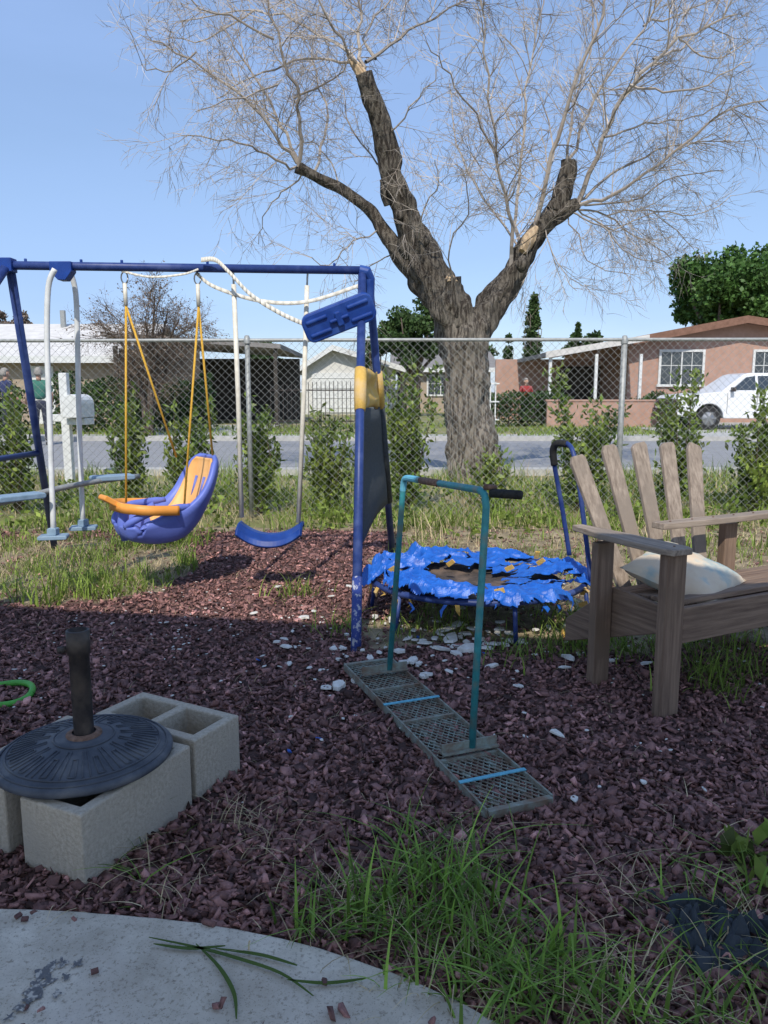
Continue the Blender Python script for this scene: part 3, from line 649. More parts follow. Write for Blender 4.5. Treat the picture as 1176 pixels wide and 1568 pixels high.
for u,v,Yy in((822,850,3.95),(828,860,3.85),(765,905,3.36),(600,872,3.85),(893,905,3.6),(893,925,3.6),(690,862,3.9),(780,870,3.8)):
    p=at(u,v,Yy); mb.box(p,(.022,.006,.045),Matrix.Rotation(random.random()*1.2,3,'Y')@Matrix.Rotation(.5,3,'X'),1)
mb.obj('cover_shreds',[M['tarp'],M['yfab']],g,solid=.002)
mb=MB(); mb.tube(crom([at(872,850,3.95),at(862,785,3.95),at(848,705,3.9),at(850,680,3.87),at(868,679,3.82),at(880,702,3.75),at(893,790,3.7),at(905,890,3.66)],6),.012,10); mb.obj('handle',M['blue'],g,smooth=True)
mb=MB(); mb.tube(crom([at(849,712,3.905),at(847,690,3.89),at(853,679,3.86),at(868,680,3.82)],5),.018,10); mb.obj('handle_foam',M['foam'],g,smooth=True)
def crumple(name,c,r,h,m,seed,amp=.5,parent=None):
    mb=MB(); n,k=40,12; vs=[];fs=[]
    for j in range(k):
        for i in range(n):
            a=2*math.pi*i/n; rr=r*(j/(k-1)); nn=noise.noise(V3((math.cos(a)*j*.3+seed,math.sin(a)*j*.3,seed)))
            nn2=noise.noise(V3((math.cos(a)*j*.9+seed,math.sin(a)*j*.9,seed*2)))
            rr*=1+amp*noise.noise(V3((math.cos(a)*1.5+seed,math.sin(a)*1.5,0)))
            vs.append((c[0]+rr*math.cos(a),c[1]+rr*math.sin(a),max(.012,c[2]+h*(1-(j/(k-1))**2)*(.7+1.3*nn)+h*.7*nn2)))
    for j in range(k-1):
        for i in range(n): fs.append((j*n+i,j*n+(i+1)%n,(j+1)*n+(i+1)%n,(j+1)*n+i))
    mb.add(vs,fs); return mb.obj(name,m,parent,solid=.003)
crumple('yellow_rag',gp(885,972,.03),.075,.07,M['yfab'],3.3)
for u,v,r,s_ in((1060,1425,.11,1.2),(1150,1455,.13,5.1)): crumple('dark_cloth',gp(u,v,.015),r,.05,M['rag'],s_)
# plaster chunks
mb=MB()
def chunk(p,r):
    vs=[];n=7; st_=random.uniform(1,1.9); ro=random.uniform(0,3.14); tl=random.uniform(-.2,.2)
    for k in range(n):
        a=2*math.pi*k/n+random.uniform(-.3,.3); rr=r*random.uniform(.55,1.1); lx,ly=rr*math.cos(a)*st_,rr*math.sin(a)
        vs.append((p.x+lx*math.cos(ro)-ly*math.sin(ro),p.y+lx*math.sin(ro)+ly*math.cos(ro),p.z+tl*lx))
    hh=min(.014,r*.35)*random.uniform(.6,1.2)
    vs2=[(p.x+(x-p.x)*.9,p.y+(y-p.y)*.9,z+hh) for x,y,z in vs]
    mb.add(vs+vs2,[tuple(range(n,2*n))]+[(i,(i+1)%n,n+(i+1)%n,n+i) for i in range(n)])
for u,v,r in [(690,985,.05),(712,975,.035),(735,985,.035),(765,970,.03),(793,985,.055),(680,970,.03),(718,1000,.045),(612,1003,.026),(520,1052,.034),(500,1053,.024),(630,1015,.03),(655,1038,.026),(575,948,.024),(600,955,.024),(438,993,.022),(443,1018,.017),(474,1022,.013),(466,948,.026),(700,960,.026),(855,1132,.019),(425,902,.024),(535,900,.02),(668,955,.025),(745,1000,.03),(870,1010,.026),(880,1232,.012),(508,915,.018),(985,1205,.012),(635,985,.02),(820,970,.02),(480,940,.018),(650,990,.028),(675,1000,.026),(618,1018,.026),(840,965,.02),(760,990,.03),(700,1008,.024),(780,975,.026),(725,968,.024)]:
    q=gp(u,v,.02); q.z=bedh(q.x,q.y)+.016; chunk(q,r)
for _ in range(420):
    x=random.uniform(-1.6,1.6); y=random.uniform(1.9,5.2) if random.random()<.45 else random.gauss(3.55,.4); chunk(V3((x,y,bedh(x,y)+.013)),random.uniform(.003,.009))
for _ in range(80):
    x=random.gauss(.3,.35); y=random.gauss(3.35,.22); chunk(V3((x,y,bedh(x,y)+.014)),random.uniform(.008,.022))
mb.obj('plaster_rubble',M['white_stone'])
mb=MB()
for u,v in [(395,1010),(488,1130),(443,1150),(755,990),(742,1000),(640,975)]:
    p=gp(u,v,.03); mb.box(p,(.018,.012,.004),Matrix.Rotation(random.random()*3,3,'Z')@Matrix.Rotation(.5,3,'X'))
mb.obj('blue_scraps',M['tarp'])
# ---------------------------------------------------------------- adirondack bench
A0=V3((1.00,2.60,0)); cw=V3((.89,.45,0)).normalized(); cdp=V3((-cw.y,cw.x,0))
Mx=Matrix(((cw.x,cdp.x,0,A0.x),(cw.y,cdp.y,0,A0.y),(0,0,1,0),(0,0,0,1)))
g=group('adirondack_bench',M=Mx)
def bp(nm,mb,m): return mb.obj(nm,m,g,bevel=.004)
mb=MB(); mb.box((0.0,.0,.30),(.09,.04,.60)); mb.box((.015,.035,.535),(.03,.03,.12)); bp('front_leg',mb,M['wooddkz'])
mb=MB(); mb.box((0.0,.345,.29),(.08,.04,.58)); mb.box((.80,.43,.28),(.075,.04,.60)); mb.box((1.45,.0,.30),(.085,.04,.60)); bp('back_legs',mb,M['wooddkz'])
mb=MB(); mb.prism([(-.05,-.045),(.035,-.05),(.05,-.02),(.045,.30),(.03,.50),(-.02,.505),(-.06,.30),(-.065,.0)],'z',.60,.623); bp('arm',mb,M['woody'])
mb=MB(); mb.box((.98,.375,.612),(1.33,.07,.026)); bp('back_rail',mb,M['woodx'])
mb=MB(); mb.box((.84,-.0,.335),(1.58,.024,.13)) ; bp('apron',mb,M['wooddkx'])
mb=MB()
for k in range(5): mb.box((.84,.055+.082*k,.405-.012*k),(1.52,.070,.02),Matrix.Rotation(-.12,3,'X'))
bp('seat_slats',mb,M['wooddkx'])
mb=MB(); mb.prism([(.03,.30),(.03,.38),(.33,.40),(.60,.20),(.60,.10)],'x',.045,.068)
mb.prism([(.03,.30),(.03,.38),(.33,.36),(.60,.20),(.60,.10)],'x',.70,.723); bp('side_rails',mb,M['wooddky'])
for i in range(5):
    mb=MB()
    t=i/4; wb=.225+.42*t; wt=.095+.685*t; h=[.885,.925,.935,.93,.91][i]
    p0=V3((wb,.42,.30)); p1=V3((wt,.63,h)); dd=(p1-p0); ax=dd.normalized(); fx=V3((1,0,0)); fx=(fx-ax*fx.dot(ax)).normalized(); ny_=ax.cross(fx)
    W0,W1=.033,.042; sk=random.uniform(-.015,.015)
    vs=[]
    for th in(-.009,.009):
        for (s_,q) in((0,-W0),(0,W0),(.975,W1),(1,W1*.72),(1-sk,-W1*.6),(.96,-W1)):
            vs.append(p0+dd*s_+fx*q+ny_*th)
    mb.add(vs,[(0,1,2,3,4,5),(11,10,9,8,7,6)]+[(k,6+k,6+(k+1)%6,(k+1)%6) for k in range(6)])
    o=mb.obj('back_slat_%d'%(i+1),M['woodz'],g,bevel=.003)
mb=MB()
for i in range(5):
    t=i/4; mb.lathe([(.004,0),(.004,.003),(.0005,.004)],(.38+.5*t,.372,.626),8)
mb.lathe([(.004,0),(.004,.003),(.0005,.004)],(0,0,.623),8); mb.obj('screws',M['rust'],g)
mb=MB(); n=20; vs=[];fs=[]
for sgn in(1,-1):
    for i in range(n+1):
        for j in range(n+1):
            a,b=i/n*2-1,j/n*2-1; th=.055*(max(0,(1-a**4)*(1-b**4)))**.6
            wr=.014*noise.noise(V3((a*2.5,b*2.5,sgn)))+.008*noise.noise(V3((a*7,b*7,sgn)))
            vs.append((a*.19*(1-.08*(1-b*b)),b*.19*(1-.08*(1-a*a)),sgn*th+wr*(1-a**6)*(1-b**6)))
for s_ in(0,1):
    o_=s_*(n+1)**2
    for i in range(n):
        for j in range(n): q=o_+i*(n+1)+j; fs.append((q,q+1,q+n+2,q+n+1))
mb.add(vs,fs); o=mb.obj('cushion',M['pillow'],None,smooth=True)
o.matrix_world=Mx@(Matrix.Translation((.31,.225,.445))@Matrix.Rotation(math.radians(20),4,'X')@Matrix.Rotation(math.radians(24),4,'Z'))
# ---------------------------------------------------------------- chain link fence
g=group('chain_link_fence'); FY=7.0; FZ=at(600,521,FY).z; mb=MB()
mb.tube([(-8,FY,FZ),(-3,FY,FZ-.004),(0,FY,FZ+.003),(4,FY,FZ+.008),(9,FY,FZ+.02)],.016,10)
for x in(at(383,700,FY).x-3.33,at(383,700,FY).x,at(948,700,FY).x,at(948,700,FY).x+3.2):
    mb.tube([(x,FY,0),(x,FY,FZ-.01)],.027 if x>1.5 else .022,12); mb.lathe([(.001,.045),(.02,.04),(.033,.0),(.033,-.03)],(x,FY,FZ),12)
mb.obj('posts_and_rail',M['galv'],g,smooth=True)
mb=MB(); x=-8.0-FZ; pitch=.07
while x<9:
    for sg in(0,1):
        x0,x1=(x,x+FZ) if sg==0 else (x+FZ,x)
        mb.tube([(x0,FY-.024+.002*sg,.02),(x1,FY-.024+.002*sg,FZ)],.0014,3,cap=False)
    x+=pitch
mb.obj('wire_mesh',M['galv'],g)
# ---------------------------------------------------------------- shrubs
def leafmesh(name,Cn,size,m,upb=.3,parent=None,asp=.4):
    n=len(Cn); d=rng.normal(0,1,(n,3)); d[:,2]+=upb*2; d/=np.linalg.norm(d,axis=1)[:,None]
    r=rng.normal(0,1,(n,3)); s_=np.cross(d,r); s_/=np.linalg.norm(s_,axis=1)[:,None]
    L=size*rng.uniform(.6,1.3,n)[:,None]; W=L*asp
    A=Cn; B=Cn+d*L*.5+s_*W*.5; T=Cn+d*L; D_=Cn+d*L*.5-s_*W*.5
    Vt=np.stack([A,B,T,D_],1).reshape(-1,3); Q=np.arange(n*4).reshape(-1,4)
    return np_mesh(name,Vt,Q,m,rng.random(n),parent)
leafmesh('weeds',np.array(wc),.06,M['leaf'],.3,None,.55)
def shrub(u,vt,Y,wd,nl=1700):
    base=at(u,700,Y); base.z=0; top=at(u,vt,Y).z; g=group('shrub'); mb=MB(); cen=[]
    ns=13
    for k in range(ns):
        a=random.uniform(0,6.28); rr=random.uniform(.2,1.15)*wd; h=top*random.uniform(.4,1.0) if k else top
        P=[base+V3((.03*math.cos(a),.03*math.sin(a),0))]
        for i in range(1,7):
            t=i/6; P.append(base+V3((math.cos(a)*rr*(t**.8)*.95+random.gauss(0,.02),math.sin(a)*rr*(t**.8)*.95+random.gauss(0,.02),h*t)))
        mb.tube(P,[.008*(1-.8*i/6) for i in range(7)],4,cap=False)
        for _ in range(nl//ns):
            t=random.uniform(.10,1.0)**.85; q=t*6; i=min(5,int(q)); p=P[i].lerp(P[i+1],q-i); s_=wd*.19*(1.15-t*.6)
            cen.append(p+V3((random.gauss(0,s_),random.gauss(0,s_),random.gauss(0,.03))))
    mb.obj('stems',M['stem'],g); leafmesh('leaves',np.array([tuple(c) for c in cen]),.072,M['leaf'],.45,g,.44)
for a in [(28,585,7.3,.27),(196,600,7.5,.24),(290,620,7.4,.24),(397,612,7.3,.24),(505,628,7.3,.26),(628,560,7.4,.28,2500),(892,562,7.4,.34,2700),(1030,568,7.5,.28,2000),(1158,598,7.2,.34,2700),(-60,600,7.3,.25),(1260,600,7.3,.3),(755,690,7.5,.2,900)]: shrub(*a)
# ---------------------------------------------------------------- big tree
TY=10.0; g=group('bare_tree')
def limb(mb,pl,n=14,jit=.25,k=6):
    q=crom([(*at(u,v,TY+dy),r*TY/F) for u,v,r,dy in pl],k); mb.tube([V3(p[:3]) for p in q],[max(.002,p[3]) for p in q],n,jit=jit)
mb=MB(); limb(mb,[(728,760,44,0),(725,722,38,0),(718,650,33,0),(714,590,30,0),(712,550,33,0),(708,515,35,0),(700,490,28,0)],28,.4,10)
limb(mb,[(712,540,30,0),(700,500,30,0),(676,450,30,0),(652,400,25,0),(628,345,19,0),(606,285,17,-.1),(592,225,14,-.2),(574,165,13,-.3),(556,112,11,-.4)],20,.5,10)
limb(mb,[(712,540,26,0),(728,505,24,0),(750,475,22,.1),(778,432,18,.2),(803,388,16,.3),(828,350,14,.3),(856,328,13,.3),(884,312,9,.3)],20,.5,10)
limb(mb,[(655,425,18,0),(620,395,13,.1),(585,350,10,.2),(562,318,8,.2),(520,288,7,.2),(482,270,7,.1),(456,256,9,0)],12,.5)
limb(mb,[(700,500,18,-.1),(696,460,15,-.15),(692,425,12,-.2)],12,.5)
limb(mb,[(850,325,14,.3),(862,295,14,.3),(868,270,13,.3),(872,247,12,.3)],12,.5)
limb(mb,[(600,310,14,0),(592,292,10,-.05),(586,274,6,-.1)],10,.5)
limb(mb,[(690,470,16,.1),(640,432,11,.2),(612,400,9,.3),(598,380,5,.3)],8,.3)
for u,v,r in((690,480,16),(738,500,14),(650,370,12),(800,405,12),(720,560,20),(612,330,10)):
    limb(mb,[(u,v+r,r*.3,-.12),(u,v,r*.75,-.15),(u,v-r,r*.3,-.12)],10,.5)
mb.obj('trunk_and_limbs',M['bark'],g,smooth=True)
mb=MB()
def splinter(u,v,dy,r,du,dv,nn=9,len_=.16):
    c=at(u,v,TY+dy); 
    for k in range(nn):
        a=2*math.pi*k/nn; rr=r*random.uniform(.2,.85); b=c+V3((rr*math.cos(a),rr*math.sin(a),-.06)); L=len_*random.uniform(.3,1.1)
        e=b+V3((du*L,0,dv*L+.05)); mb.tube([b,b.lerp(e,.6),e],[r*.42,r*.28,r*.03],6,jit=.5)
splinter(559,114,-.4,.08,-1.0,1.0,11,.24); splinter(692,424,-.2,.09,-.1,.5,9,.09); splinter(872,247,.3,.08,.05,.5,9,.07)
limb(mb,[(800,385,6,.08),(810,364,9,.13),(822,347,3,.14)],9,.6)
mb.obj('cut_ends',M['cut'],g)
mb=MB()
def twig(p,d,L,r,lev):
    n=5 if lev==1 else (4 if lev==2 else 3); P=[p]; q=p; dd=d.copy()
    for i in range(n):
        dd=(dd+V3((random.gauss(0,.17),random.gauss(0,.17),random.gauss(0,.15)+(.05 if lev<3 else -.03)))).normalized(); q=q+dd*(L/n); P.append(q)
    R=[r*(1-.7*i/n) for i in range(n+1)]; mb.tube(P,R,3 if lev>1 else 4,c=random.random(),cap=False)
    if lev>=4: return
    k=int(L/(.13 if lev==1 else .10 if lev==2 else .095)*random.uniform(.7,1.25))
    for _ in range(k):
        t=random.uniform(.15,1.0); i=min(n-1,int(t*n)); o=P[i].lerp(P[i+1],t*n-i); bd=(P[i+1]-P[i]).normalized()
        rv=V3((random.gauss(0,1),random.gauss(0,1),random.gauss(0,1))).normalized()
        nd=(bd*random.uniform(.6,1.3)+rv*.8+V3((0,0,-.12))).normalized()
        twig(o,nd,L*random.uniform(.3,.6)*(1.1-.4*t)+.07,max(.0027,r*.5),lev+1)
def shoot(pl,r0,dens=.145,tl=.85,dz=0):
    q=crom([at(u,v,TY+dy) for u,v,dy in pl],4); q=[V3(a)+V3((random.gauss(0,.02),0,random.gauss(0,.02)))*(1 if i else 0) for i,a in enumerate(q)]; n=len(q)
    mb.tube(q,[r0*(1-.8*i/(n-1))+.003 for i in range(n)],6,c=random.random()*.6,cap=False)
    Lt=sum((q[i+1]-q[i]).length for i in range(n-1)); k=int(Lt/dens)
    for j in range(k):
        t=random.uniform(.12,1); i=min(n-2,int(t*(n-1))); o=q[i].lerp(q[i+1],t*(n-1)-i); bd=(q[i+1]-q[i]).normalized()
        rv=V3((random.gauss(0,1),random.gauss(0,1),random.gauss(0,1))).normalized(); rv=(rv-bd*rv.dot(bd)).normalized()
        twig(o,(bd*random.uniform(.5,1.2)+rv*.9+V3((0,0,dz))).normalized(),tl*random.uniform(.5,1.2)*(1.25-.6*t),max(.0045,r0*.35),2)
SH=[([(552,112,-.4),(549,60,-.3),(552,0,-.2),(545,-80,0)],.022),([(548,105,-.4),(520,60,-.7),(500,20,-1),(470,-60,-1.2)],.018),([(560,95,-.4),(610,55,.0),(670,25,.4),(740,-20,.7)],.02),
([(575,90,-.3),(560,50,.3),(600,0,.8),(640,-60,1)],.016),([(540,95,-.4),(470,90,-.2),(400,110,.2),(330,150,.4)],.014),([(548,100,-.4),(470,40,.4),(390,15,.8),(280,30,1.2)],.018),
([(457,256,0),(462,200,-.1),(448,130,-.3),(425,50,-.5),(400,-40,-.6)],.026),([(456,250,0),(430,190,.2),(390,120,.5),(340,40,.9)],.022),([(452,256,0),(410,240,-.3),(350,215,-.6),(280,205,-.9)],.014),
([(455,250,0),(400,180,-.3),(320,110,-.6),(230,60,-.9)],.02),([(470,262,0),(440,290,.2),(410,320,.4),(395,370,.6)],.009),([(480,266,.1),(500,180,.6),(480,90,1),(490,10,1.3)],.016),
([(520,286,.2),(500,240,.6),(470,215,1),(430,230,1.3)],.009),([(585,350,.2),(540,370,.0),(510,400,-.3),(480,395,-.5)],.008),([(600,390,.2),(560,410,.4),(545,440,.6)],.006),
([(778,432,.2),(785,350,0),(762,240,-.2),(745,120,-.4),(738,-30,-.6)],.026),([(800,388,.3),(790,330,.5),(800,220,.7),(812,110,1),(835,-20,1.2)],.026),
([(815,365,.3),(845,240,.0),(888,110,-.3),(930,0,-.5),(950,-60,-.5)],.03),([(828,350,.3),(870,250,.6),(910,150,.9),(985,40,1.2),(1040,-40,1.4)],.024),
([(884,312,.3),(925,210,.1),(965,130,-.1),(1040,60,-.3),(1130,20,-.5)],.03),([(884,308,.3),(950,260,.6),(1030,225,.9),(1120,215,1.2)],.018),
([(882,315,.3),(940,295,0),(1010,250,-.3),(1110,170,-.6),(1180,150,-.8)],.022),([(880,318,.3),(930,330,.6),(985,370,.9),(1030,390,1.1)],.012),
([(870,322,.3),(920,350,-.2),(960,390,-.5),(1010,400,-.8)],.01),([(868,244,.3),(880,150,.5),(905,60,.8),(900,-30,1)],.016),([(800,385,.3),(740,300,.6),(700,220,.9),(690,130,1.2)],.014),
([(700,440,-.2),(690,380,-.5),(720,310,-.8),(700,250,-1)],.009),([(650,400,0),(640,340,-.4),(670,290,-.8),(665,240,-1)],.009),([(965,130,-.1),(1000,140,-.3),(1080,130,-.6),(1150,90,-.8)],.014),
([(762,240,-.2),(730,180,-.5),(690,120,-.8),(650,70,-1)],.012),([(930,330,.5),(990,320,.8),(1060,330,1),(1120,300,1.3)],.010),([(870,330,.3),(900,400,.1),(960,420,-.2)],.006),([(835,350,.2),(850,400,.0),(880,440,-.2)],.005),
([(600,200,-.3),(640,150,-.6),(680,90,-.8)],.008),([(590,260,-.1),(540,200,.3),(520,120,.6)],.009),([(1000,90,0),(1060,60,.3),(1120,-20,.6)],.014),([(450,150,-.2),(510,120,-.5),(560,60,-.8)],.01),([(420,60,-.4),(330,20,-.6),(250,-20,-.8)],.012),
([(884,310,.3),(960,310,.6),(1040,270,1),(1110,260,1.2)],.012),([(925,210,0),(990,190,.4),(1060,180,.8),(1120,150,1)],.012),([(425,130,-.3),(360,150,-.6),(300,170,-.8)],.01),([(880,315,.3),(940,350,.5),(1000,330,.8),(1060,380,1)],.009),
([(1040,60,-.3),(1090,90,-.5),(1150,60,-.6)],.01),([(985,40,1.2),(1060,10,1.4),(1140,-30,1.6)],.012),([(300,80,-.8),(260,110,-1),(220,100,-1.1)],.009),([(390,15,.8),(320,60,1),(250,60,1.3)],.01)]
for pl,r in SH: shoot(pl,r,dz=(-.15 if pl[-1][1]>200 else .05))
mb.obj('twigs',M['twig'],g)
# ---------------------------------------------------------------- road
mb=MB(); mb.add([(-300,10.9,.004),(300,10.9,.004),(300,18.2,.004),(-300,18.2,.004)],[(0,1,2,3)]); mb.obj('road',M['asph'])
mb=MB(); mb.box((0,10.75,.03),(600,.3,.12)); mb.box((0,18.35,.04),(600,.3,.14)); mb.obj('curb',M['curb'])
mb=MB(); mb.add([(-300,19.6,.012),(300,19.6,.012),(300,20.9,.012),(-300,20.9,.012)],[(0,1,2,3)]); mb.obj('sidewalk',M['curb'])
mb=MB(); mb.add([(8.0,18.5,.016),(16,18.5,.016),(16,29,.016),(8.0,29,.016)],[(0,1,2,3)]); mb.add([(-7.3,18.5,.016),(-3.6,18.5,.016),(-3.6,27,.016),(-7.3,27,.016)],[(0,1,2,3)]); mb.obj('driveway',M['curb'])
# ---------------------------------------------------------------- houses
def window(g,xc,zc,w_,h_,y,nm='window'):
    mb=MB(); t=.09
    mb.box((xc,y-.03,zc+h_/2+t/2),(w_+2*t,.08,t)); mb.box((xc,y-.03,zc-h_/2-t/2),(w_+2*t+.1,.12,t)); mb.box((xc-w_/2-t/2,y-.03,zc),(t,.08,h_)); mb.box((xc+w_/2+t/2,y-.03,zc),(t,.08,h_)); mb.box((xc,y-.03,zc),(.05,.05,h_)); 
    for k in(-1,1): mb.box((xc+k*w_/4,y-.025,zc),(.025,.03,h_))
    mb.box((xc,y-.02,zc+.1),(w_,.025,.025)); mb.obj(nm+'_frame',M['wpaint'],g)
    mb=MB(); mb.box((xc,y-.005,zc),(w_,.02,h_)); mb.obj(nm+'_glass',M['glass'],g)
def gable(name,x0,x1,y0,y1,wh,rh,axis,wm,rm,fm,over=.5,rx=None):
    g=group(name); mb=MB(); th=.14
    if axis=='x':
        ym=(y0+y1)/2; mb.prism([(y0,0),(y1,0),(y1,wh),(ym,rh),(y0,wh)],'x',x0,x1); mb.obj('walls',wm,g)
        sl_=(rh-wh)/(ym-y0); mb=MB()
        mb.prism([(y0-over,wh-over*sl_+.02),(ym,rh+.02),(ym,rh+.02+th),(y0-over,wh-over*sl_+.02+th)],'x',x0-over,x1+over)
        mb.prism([(y1+over,wh-over*sl_+.02),(ym,rh+.021),(ym,rh+.02+th-.001),(y1+over,wh-over*sl_+.02+th)],'x',x0-over,x1+over); mb.obj('roof',rm,g)
        mb=MB(); mb.box(((x0+x1)/2,y0-over-.02,wh-over*sl_+.08),(x1-x0+2*over,.035,.24)); mb.obj('fascia',fm,g)
    else:
        xm=rx if rx else (x0+x1)/2; mb.prism([(x0,0),(x1,0),(x1,wh),(xm,rh),(x0,wh)],'y',y0,y1); mb.obj('walls',wm,g)
        mb=MB(); mf=MB()
        for xe,s_ in((x0,-1),(x1,1)):
            sl_=(rh-wh)/abs(xm-xe); xo=xe+s_*over; zo=wh-over*sl_
            mb.prism([(xo,zo+.02),(xm,rh+.02),(xm,rh+.02+th),(xo,zo+.02+th)],'y',y0-over,y1+over)
            mf.prism([(xo,zo-.08),(xm,rh-.08),(xm,rh+.05+th),(xo,zo+.05+th)],'y',y0-over-.04,y0-over-.003)
        mb.obj('roof',rm,g); mf.obj('fascia',fm,g)
    return g
g=gable('white_roof_house',-22,-9.4,28,37,2.35,3.75,'x',M['tan'],M['wroof'],M['wpaint'])
window(g,-14.8,1.4,1.6,1.1,28); window(g,-18.8,1.4,1.6,1.1,28,'window_b')
mb=MB(); mb.box((-12.3,27.97,1.03),(.95,.06,2.05)); mb.obj('door',M['wpaint'],g)
mb=MB(); mb.tube([(-13,32,3.7),(-13,32,4.4)],.12,8); mb.tube([(-17,31,3.5),(-17,31,4.1)],.06,8); mb.obj('roof_vents',M['galv'],g)
g=group('carport'); mb=MB(); mb.prism([(-9.3,2.95),(-3.4,2.55),(-3.4,2.7),(-9.3,3.1)],'y',25.8,33); mb.obj('roof',M['groof'],g)
mb=MB(); 
for x in(-8.9,-6.2,-3.6): mb.box((x,26,1.3),(.12,.12,2.7 if x<-8 else 2.5))
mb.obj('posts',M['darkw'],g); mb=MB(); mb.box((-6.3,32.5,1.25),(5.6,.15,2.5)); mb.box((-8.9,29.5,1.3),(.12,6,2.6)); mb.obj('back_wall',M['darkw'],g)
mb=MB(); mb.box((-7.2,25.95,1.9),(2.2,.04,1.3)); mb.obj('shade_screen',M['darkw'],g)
g=gable('garage_house',-4.1,.6,40,50,2.35,3.3,'y',M['white_wall'],M['groof'],M['wpaint'],.5,-2.6)
mb=MB(); mb.box((-2.6,39.97,1.1),(2.2,.06,2.0)); 
for k in range(4): mb.box((-2.6,39.93,.35+.5*k),(2.15,.03,.04))
mb.obj('garage_door',M['wpaint'],g); mb=MB(); mb.box((-.4,39.97,1.5),(1.0,.05,.9)); mb.obj('window',M['glass'],g)
g=gable('tan_house',.9,6,44,52,2.4,3.4,'x',M['tan'],M['groof'],M['wpaint'])
window(g,3.2,1.5,1.4,1.0,44)
g=gable('pink_house',9.2,18.5,29.5,40,2.95,3.72,'y',M['pink'],M['broof'],M['broof'],.6,13.3)
window(g,11.2,2.03,1.55,1.2,29.5); window(g,14.65,2.03,1.4,1.2,29.5,'window_b'); window(g,17,2.03,1.2,1.2,29.5,'window_c')
g=group('porch_cover'); mb=MB(); mb.prism([(5.6,2.35),(9.15,2.95),(9.15,3.08),(5.6,2.5)],'y',27.2,33); mb.obj('roof',M['groof'],g)
mb=MB(); mb.prism([(5.6,2.30),(9.15,2.90),(9.15,3.10),(5.6,2.52)],'y',27.1,27.18); mb.obj('fascia',M['wroof'],g)
mb=MB()
for x in(5.8,7.4,8.95): mb.box((x,27.3,1.2),(.1,.1,2.5))
mb.obj('posts',M['wpaint'],g); mb=MB(); mb.box((7,33,1.25),(4.6,.15,2.5)); mb.obj('wall',M['pink'],g)
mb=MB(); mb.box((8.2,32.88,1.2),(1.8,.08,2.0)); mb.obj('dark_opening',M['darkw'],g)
mb=MB(); mb.box((7.1,25.3,.42),(3.6,.18,.84)); mb.box((7.1,25.3,.87),(3.7,.24,.06)); mb.obj('block_wall',M['pink'],bevel=.01)
g=group('iron_fence'); mb=MB()
for k in range(34): x=-3.5+.13*k; mb.tube([(x,24,.05),(x,24,1.35+.12*math.sin(k/33*math.pi))],.012,5)
mb.box((-1.35,24,.25),(4.4,.03,.04)); mb.box((-1.35,24,1.2),(4.4,.03,.04)); mb.obj('bars',M['tubeblk'],g)
g=group('lattice_fence'); mb=MB()
for k in range(10): x=2.0+.16*k; mb.box((x,24,.8),(.035,.03,1.3))
for z in(.3,.85,1.4): mb.box((2.75,23.96,z),(1.6,.03,.04))
mb.obj('slats',M['wpaint'],g)
# ---------------------------------------------------------------- pickup truck
g=group('pickup_truck',loc=(8.75,23.2,0)); 
def arch(cx,r,n=9): return [(cx+r*math.cos(a),.36+r*math.sin(a)) for a in [math.pi*k/n for k in range(n+1)]]
poly=[(0,.45),(0,.62),(.03,.95),(.15,1.04),(1.35,1.16),(5.35,1.16),(5.42,.6),(5.40,.42)]+arch(4.3,.44)+arch(.98,.44)
mb=MB(); mb.prism(poly,'y',0,1.88); mb.obj('body',M['carw'],g,bevel=.03)
mb=MB(); P0=[(1.3,1.15),(2.02,1.66),(2.2,1.71),(3.3,1.71),(3.42,1.66),(3.55,1.15)]
vs=[(x,.04+.16*(z-1.15)/.56,z) for x,z in P0]+[(x,1.84-.16*(z-1.15)/.56,z) for x,z in P0]; n=6
mb.add(vs,[tuple(range(n)),tuple(range(2*n-1,n-1,-1))]+[(i,n+i,n+(i+1)%n,(i+1)%n) for i in range(n)]); mb.obj('cab',M['carw'],g,bevel=.03)
mb=MB()
def sw(pts): mb.add([(x,.03+.16*(z-1.15)/.56,z) for x,z in pts],[tuple(range(len(pts)))])
sw([(1.62,1.2),(2.08,1.58),(2.35,1.62),(2.35,1.2)]); sw([(2.43,1.2),(2.43,1.62),(3.2,1.62),(3.38,1.2)])
mb.add([(1.40,.16,1.2),(1.97,.26,1.62),(1.97,1.62,1.62),(1.40,1.72,1.2)],[(0,1,2,3)]); mb.obj('windows',M['glass'],g)
mb=MB()
for x in(.98,4.3):
    for y in(.02,1.66):
        R=Matrix.Rotation(math.radians(90),3,'X'); mb.lathe([(.2,-.11),(.34,-.11),(.365,-.08),(.365,.08),(.34,.11),(.2,.11)],(x,y+.1,.365),28,R=R)
mb.box((2.7,.94,.5),(4.9,1.5,.25)); mb.obj('tyres_and_underbody',M['rubber'],g)
mb=MB()
for x in(.98,4.3):
    for y in(.03,1.77):
        R=Matrix.Rotation(math.radians(90),3,'X'); mb.lathe([(.001,.03),(.06,.03),(.19,-.01),(.225,.03)],(x,y,.365),24,R=R)
        for k in range(6): a=k*math.pi/3; mb.box((x+.12*math.cos(a),y-.025,.365+.12*math.sin(a)),(.17,.02,.045),Matrix.Rotation(-a,3,'Y'))
mb.obj('rims',M['rim'],g)
mb=MB(); mb.box((-.03,.94,.55),(.12,1.8,.2)); mb.box((-.005,.94,.85),(.03,1.1,.2)); mb.box((2.3,-.012,1.0),(.16,.02,.03)); mb.box((1.62,-.09,1.22),(.1,.16,.13)); mb.box((1.5,-.004,.8),(.012,.012,.6)); mb.box((2.39,-.004,.8),(.012,.012,.6)); mb.obj('trim',M['tubeblk'],g,bevel=.004)
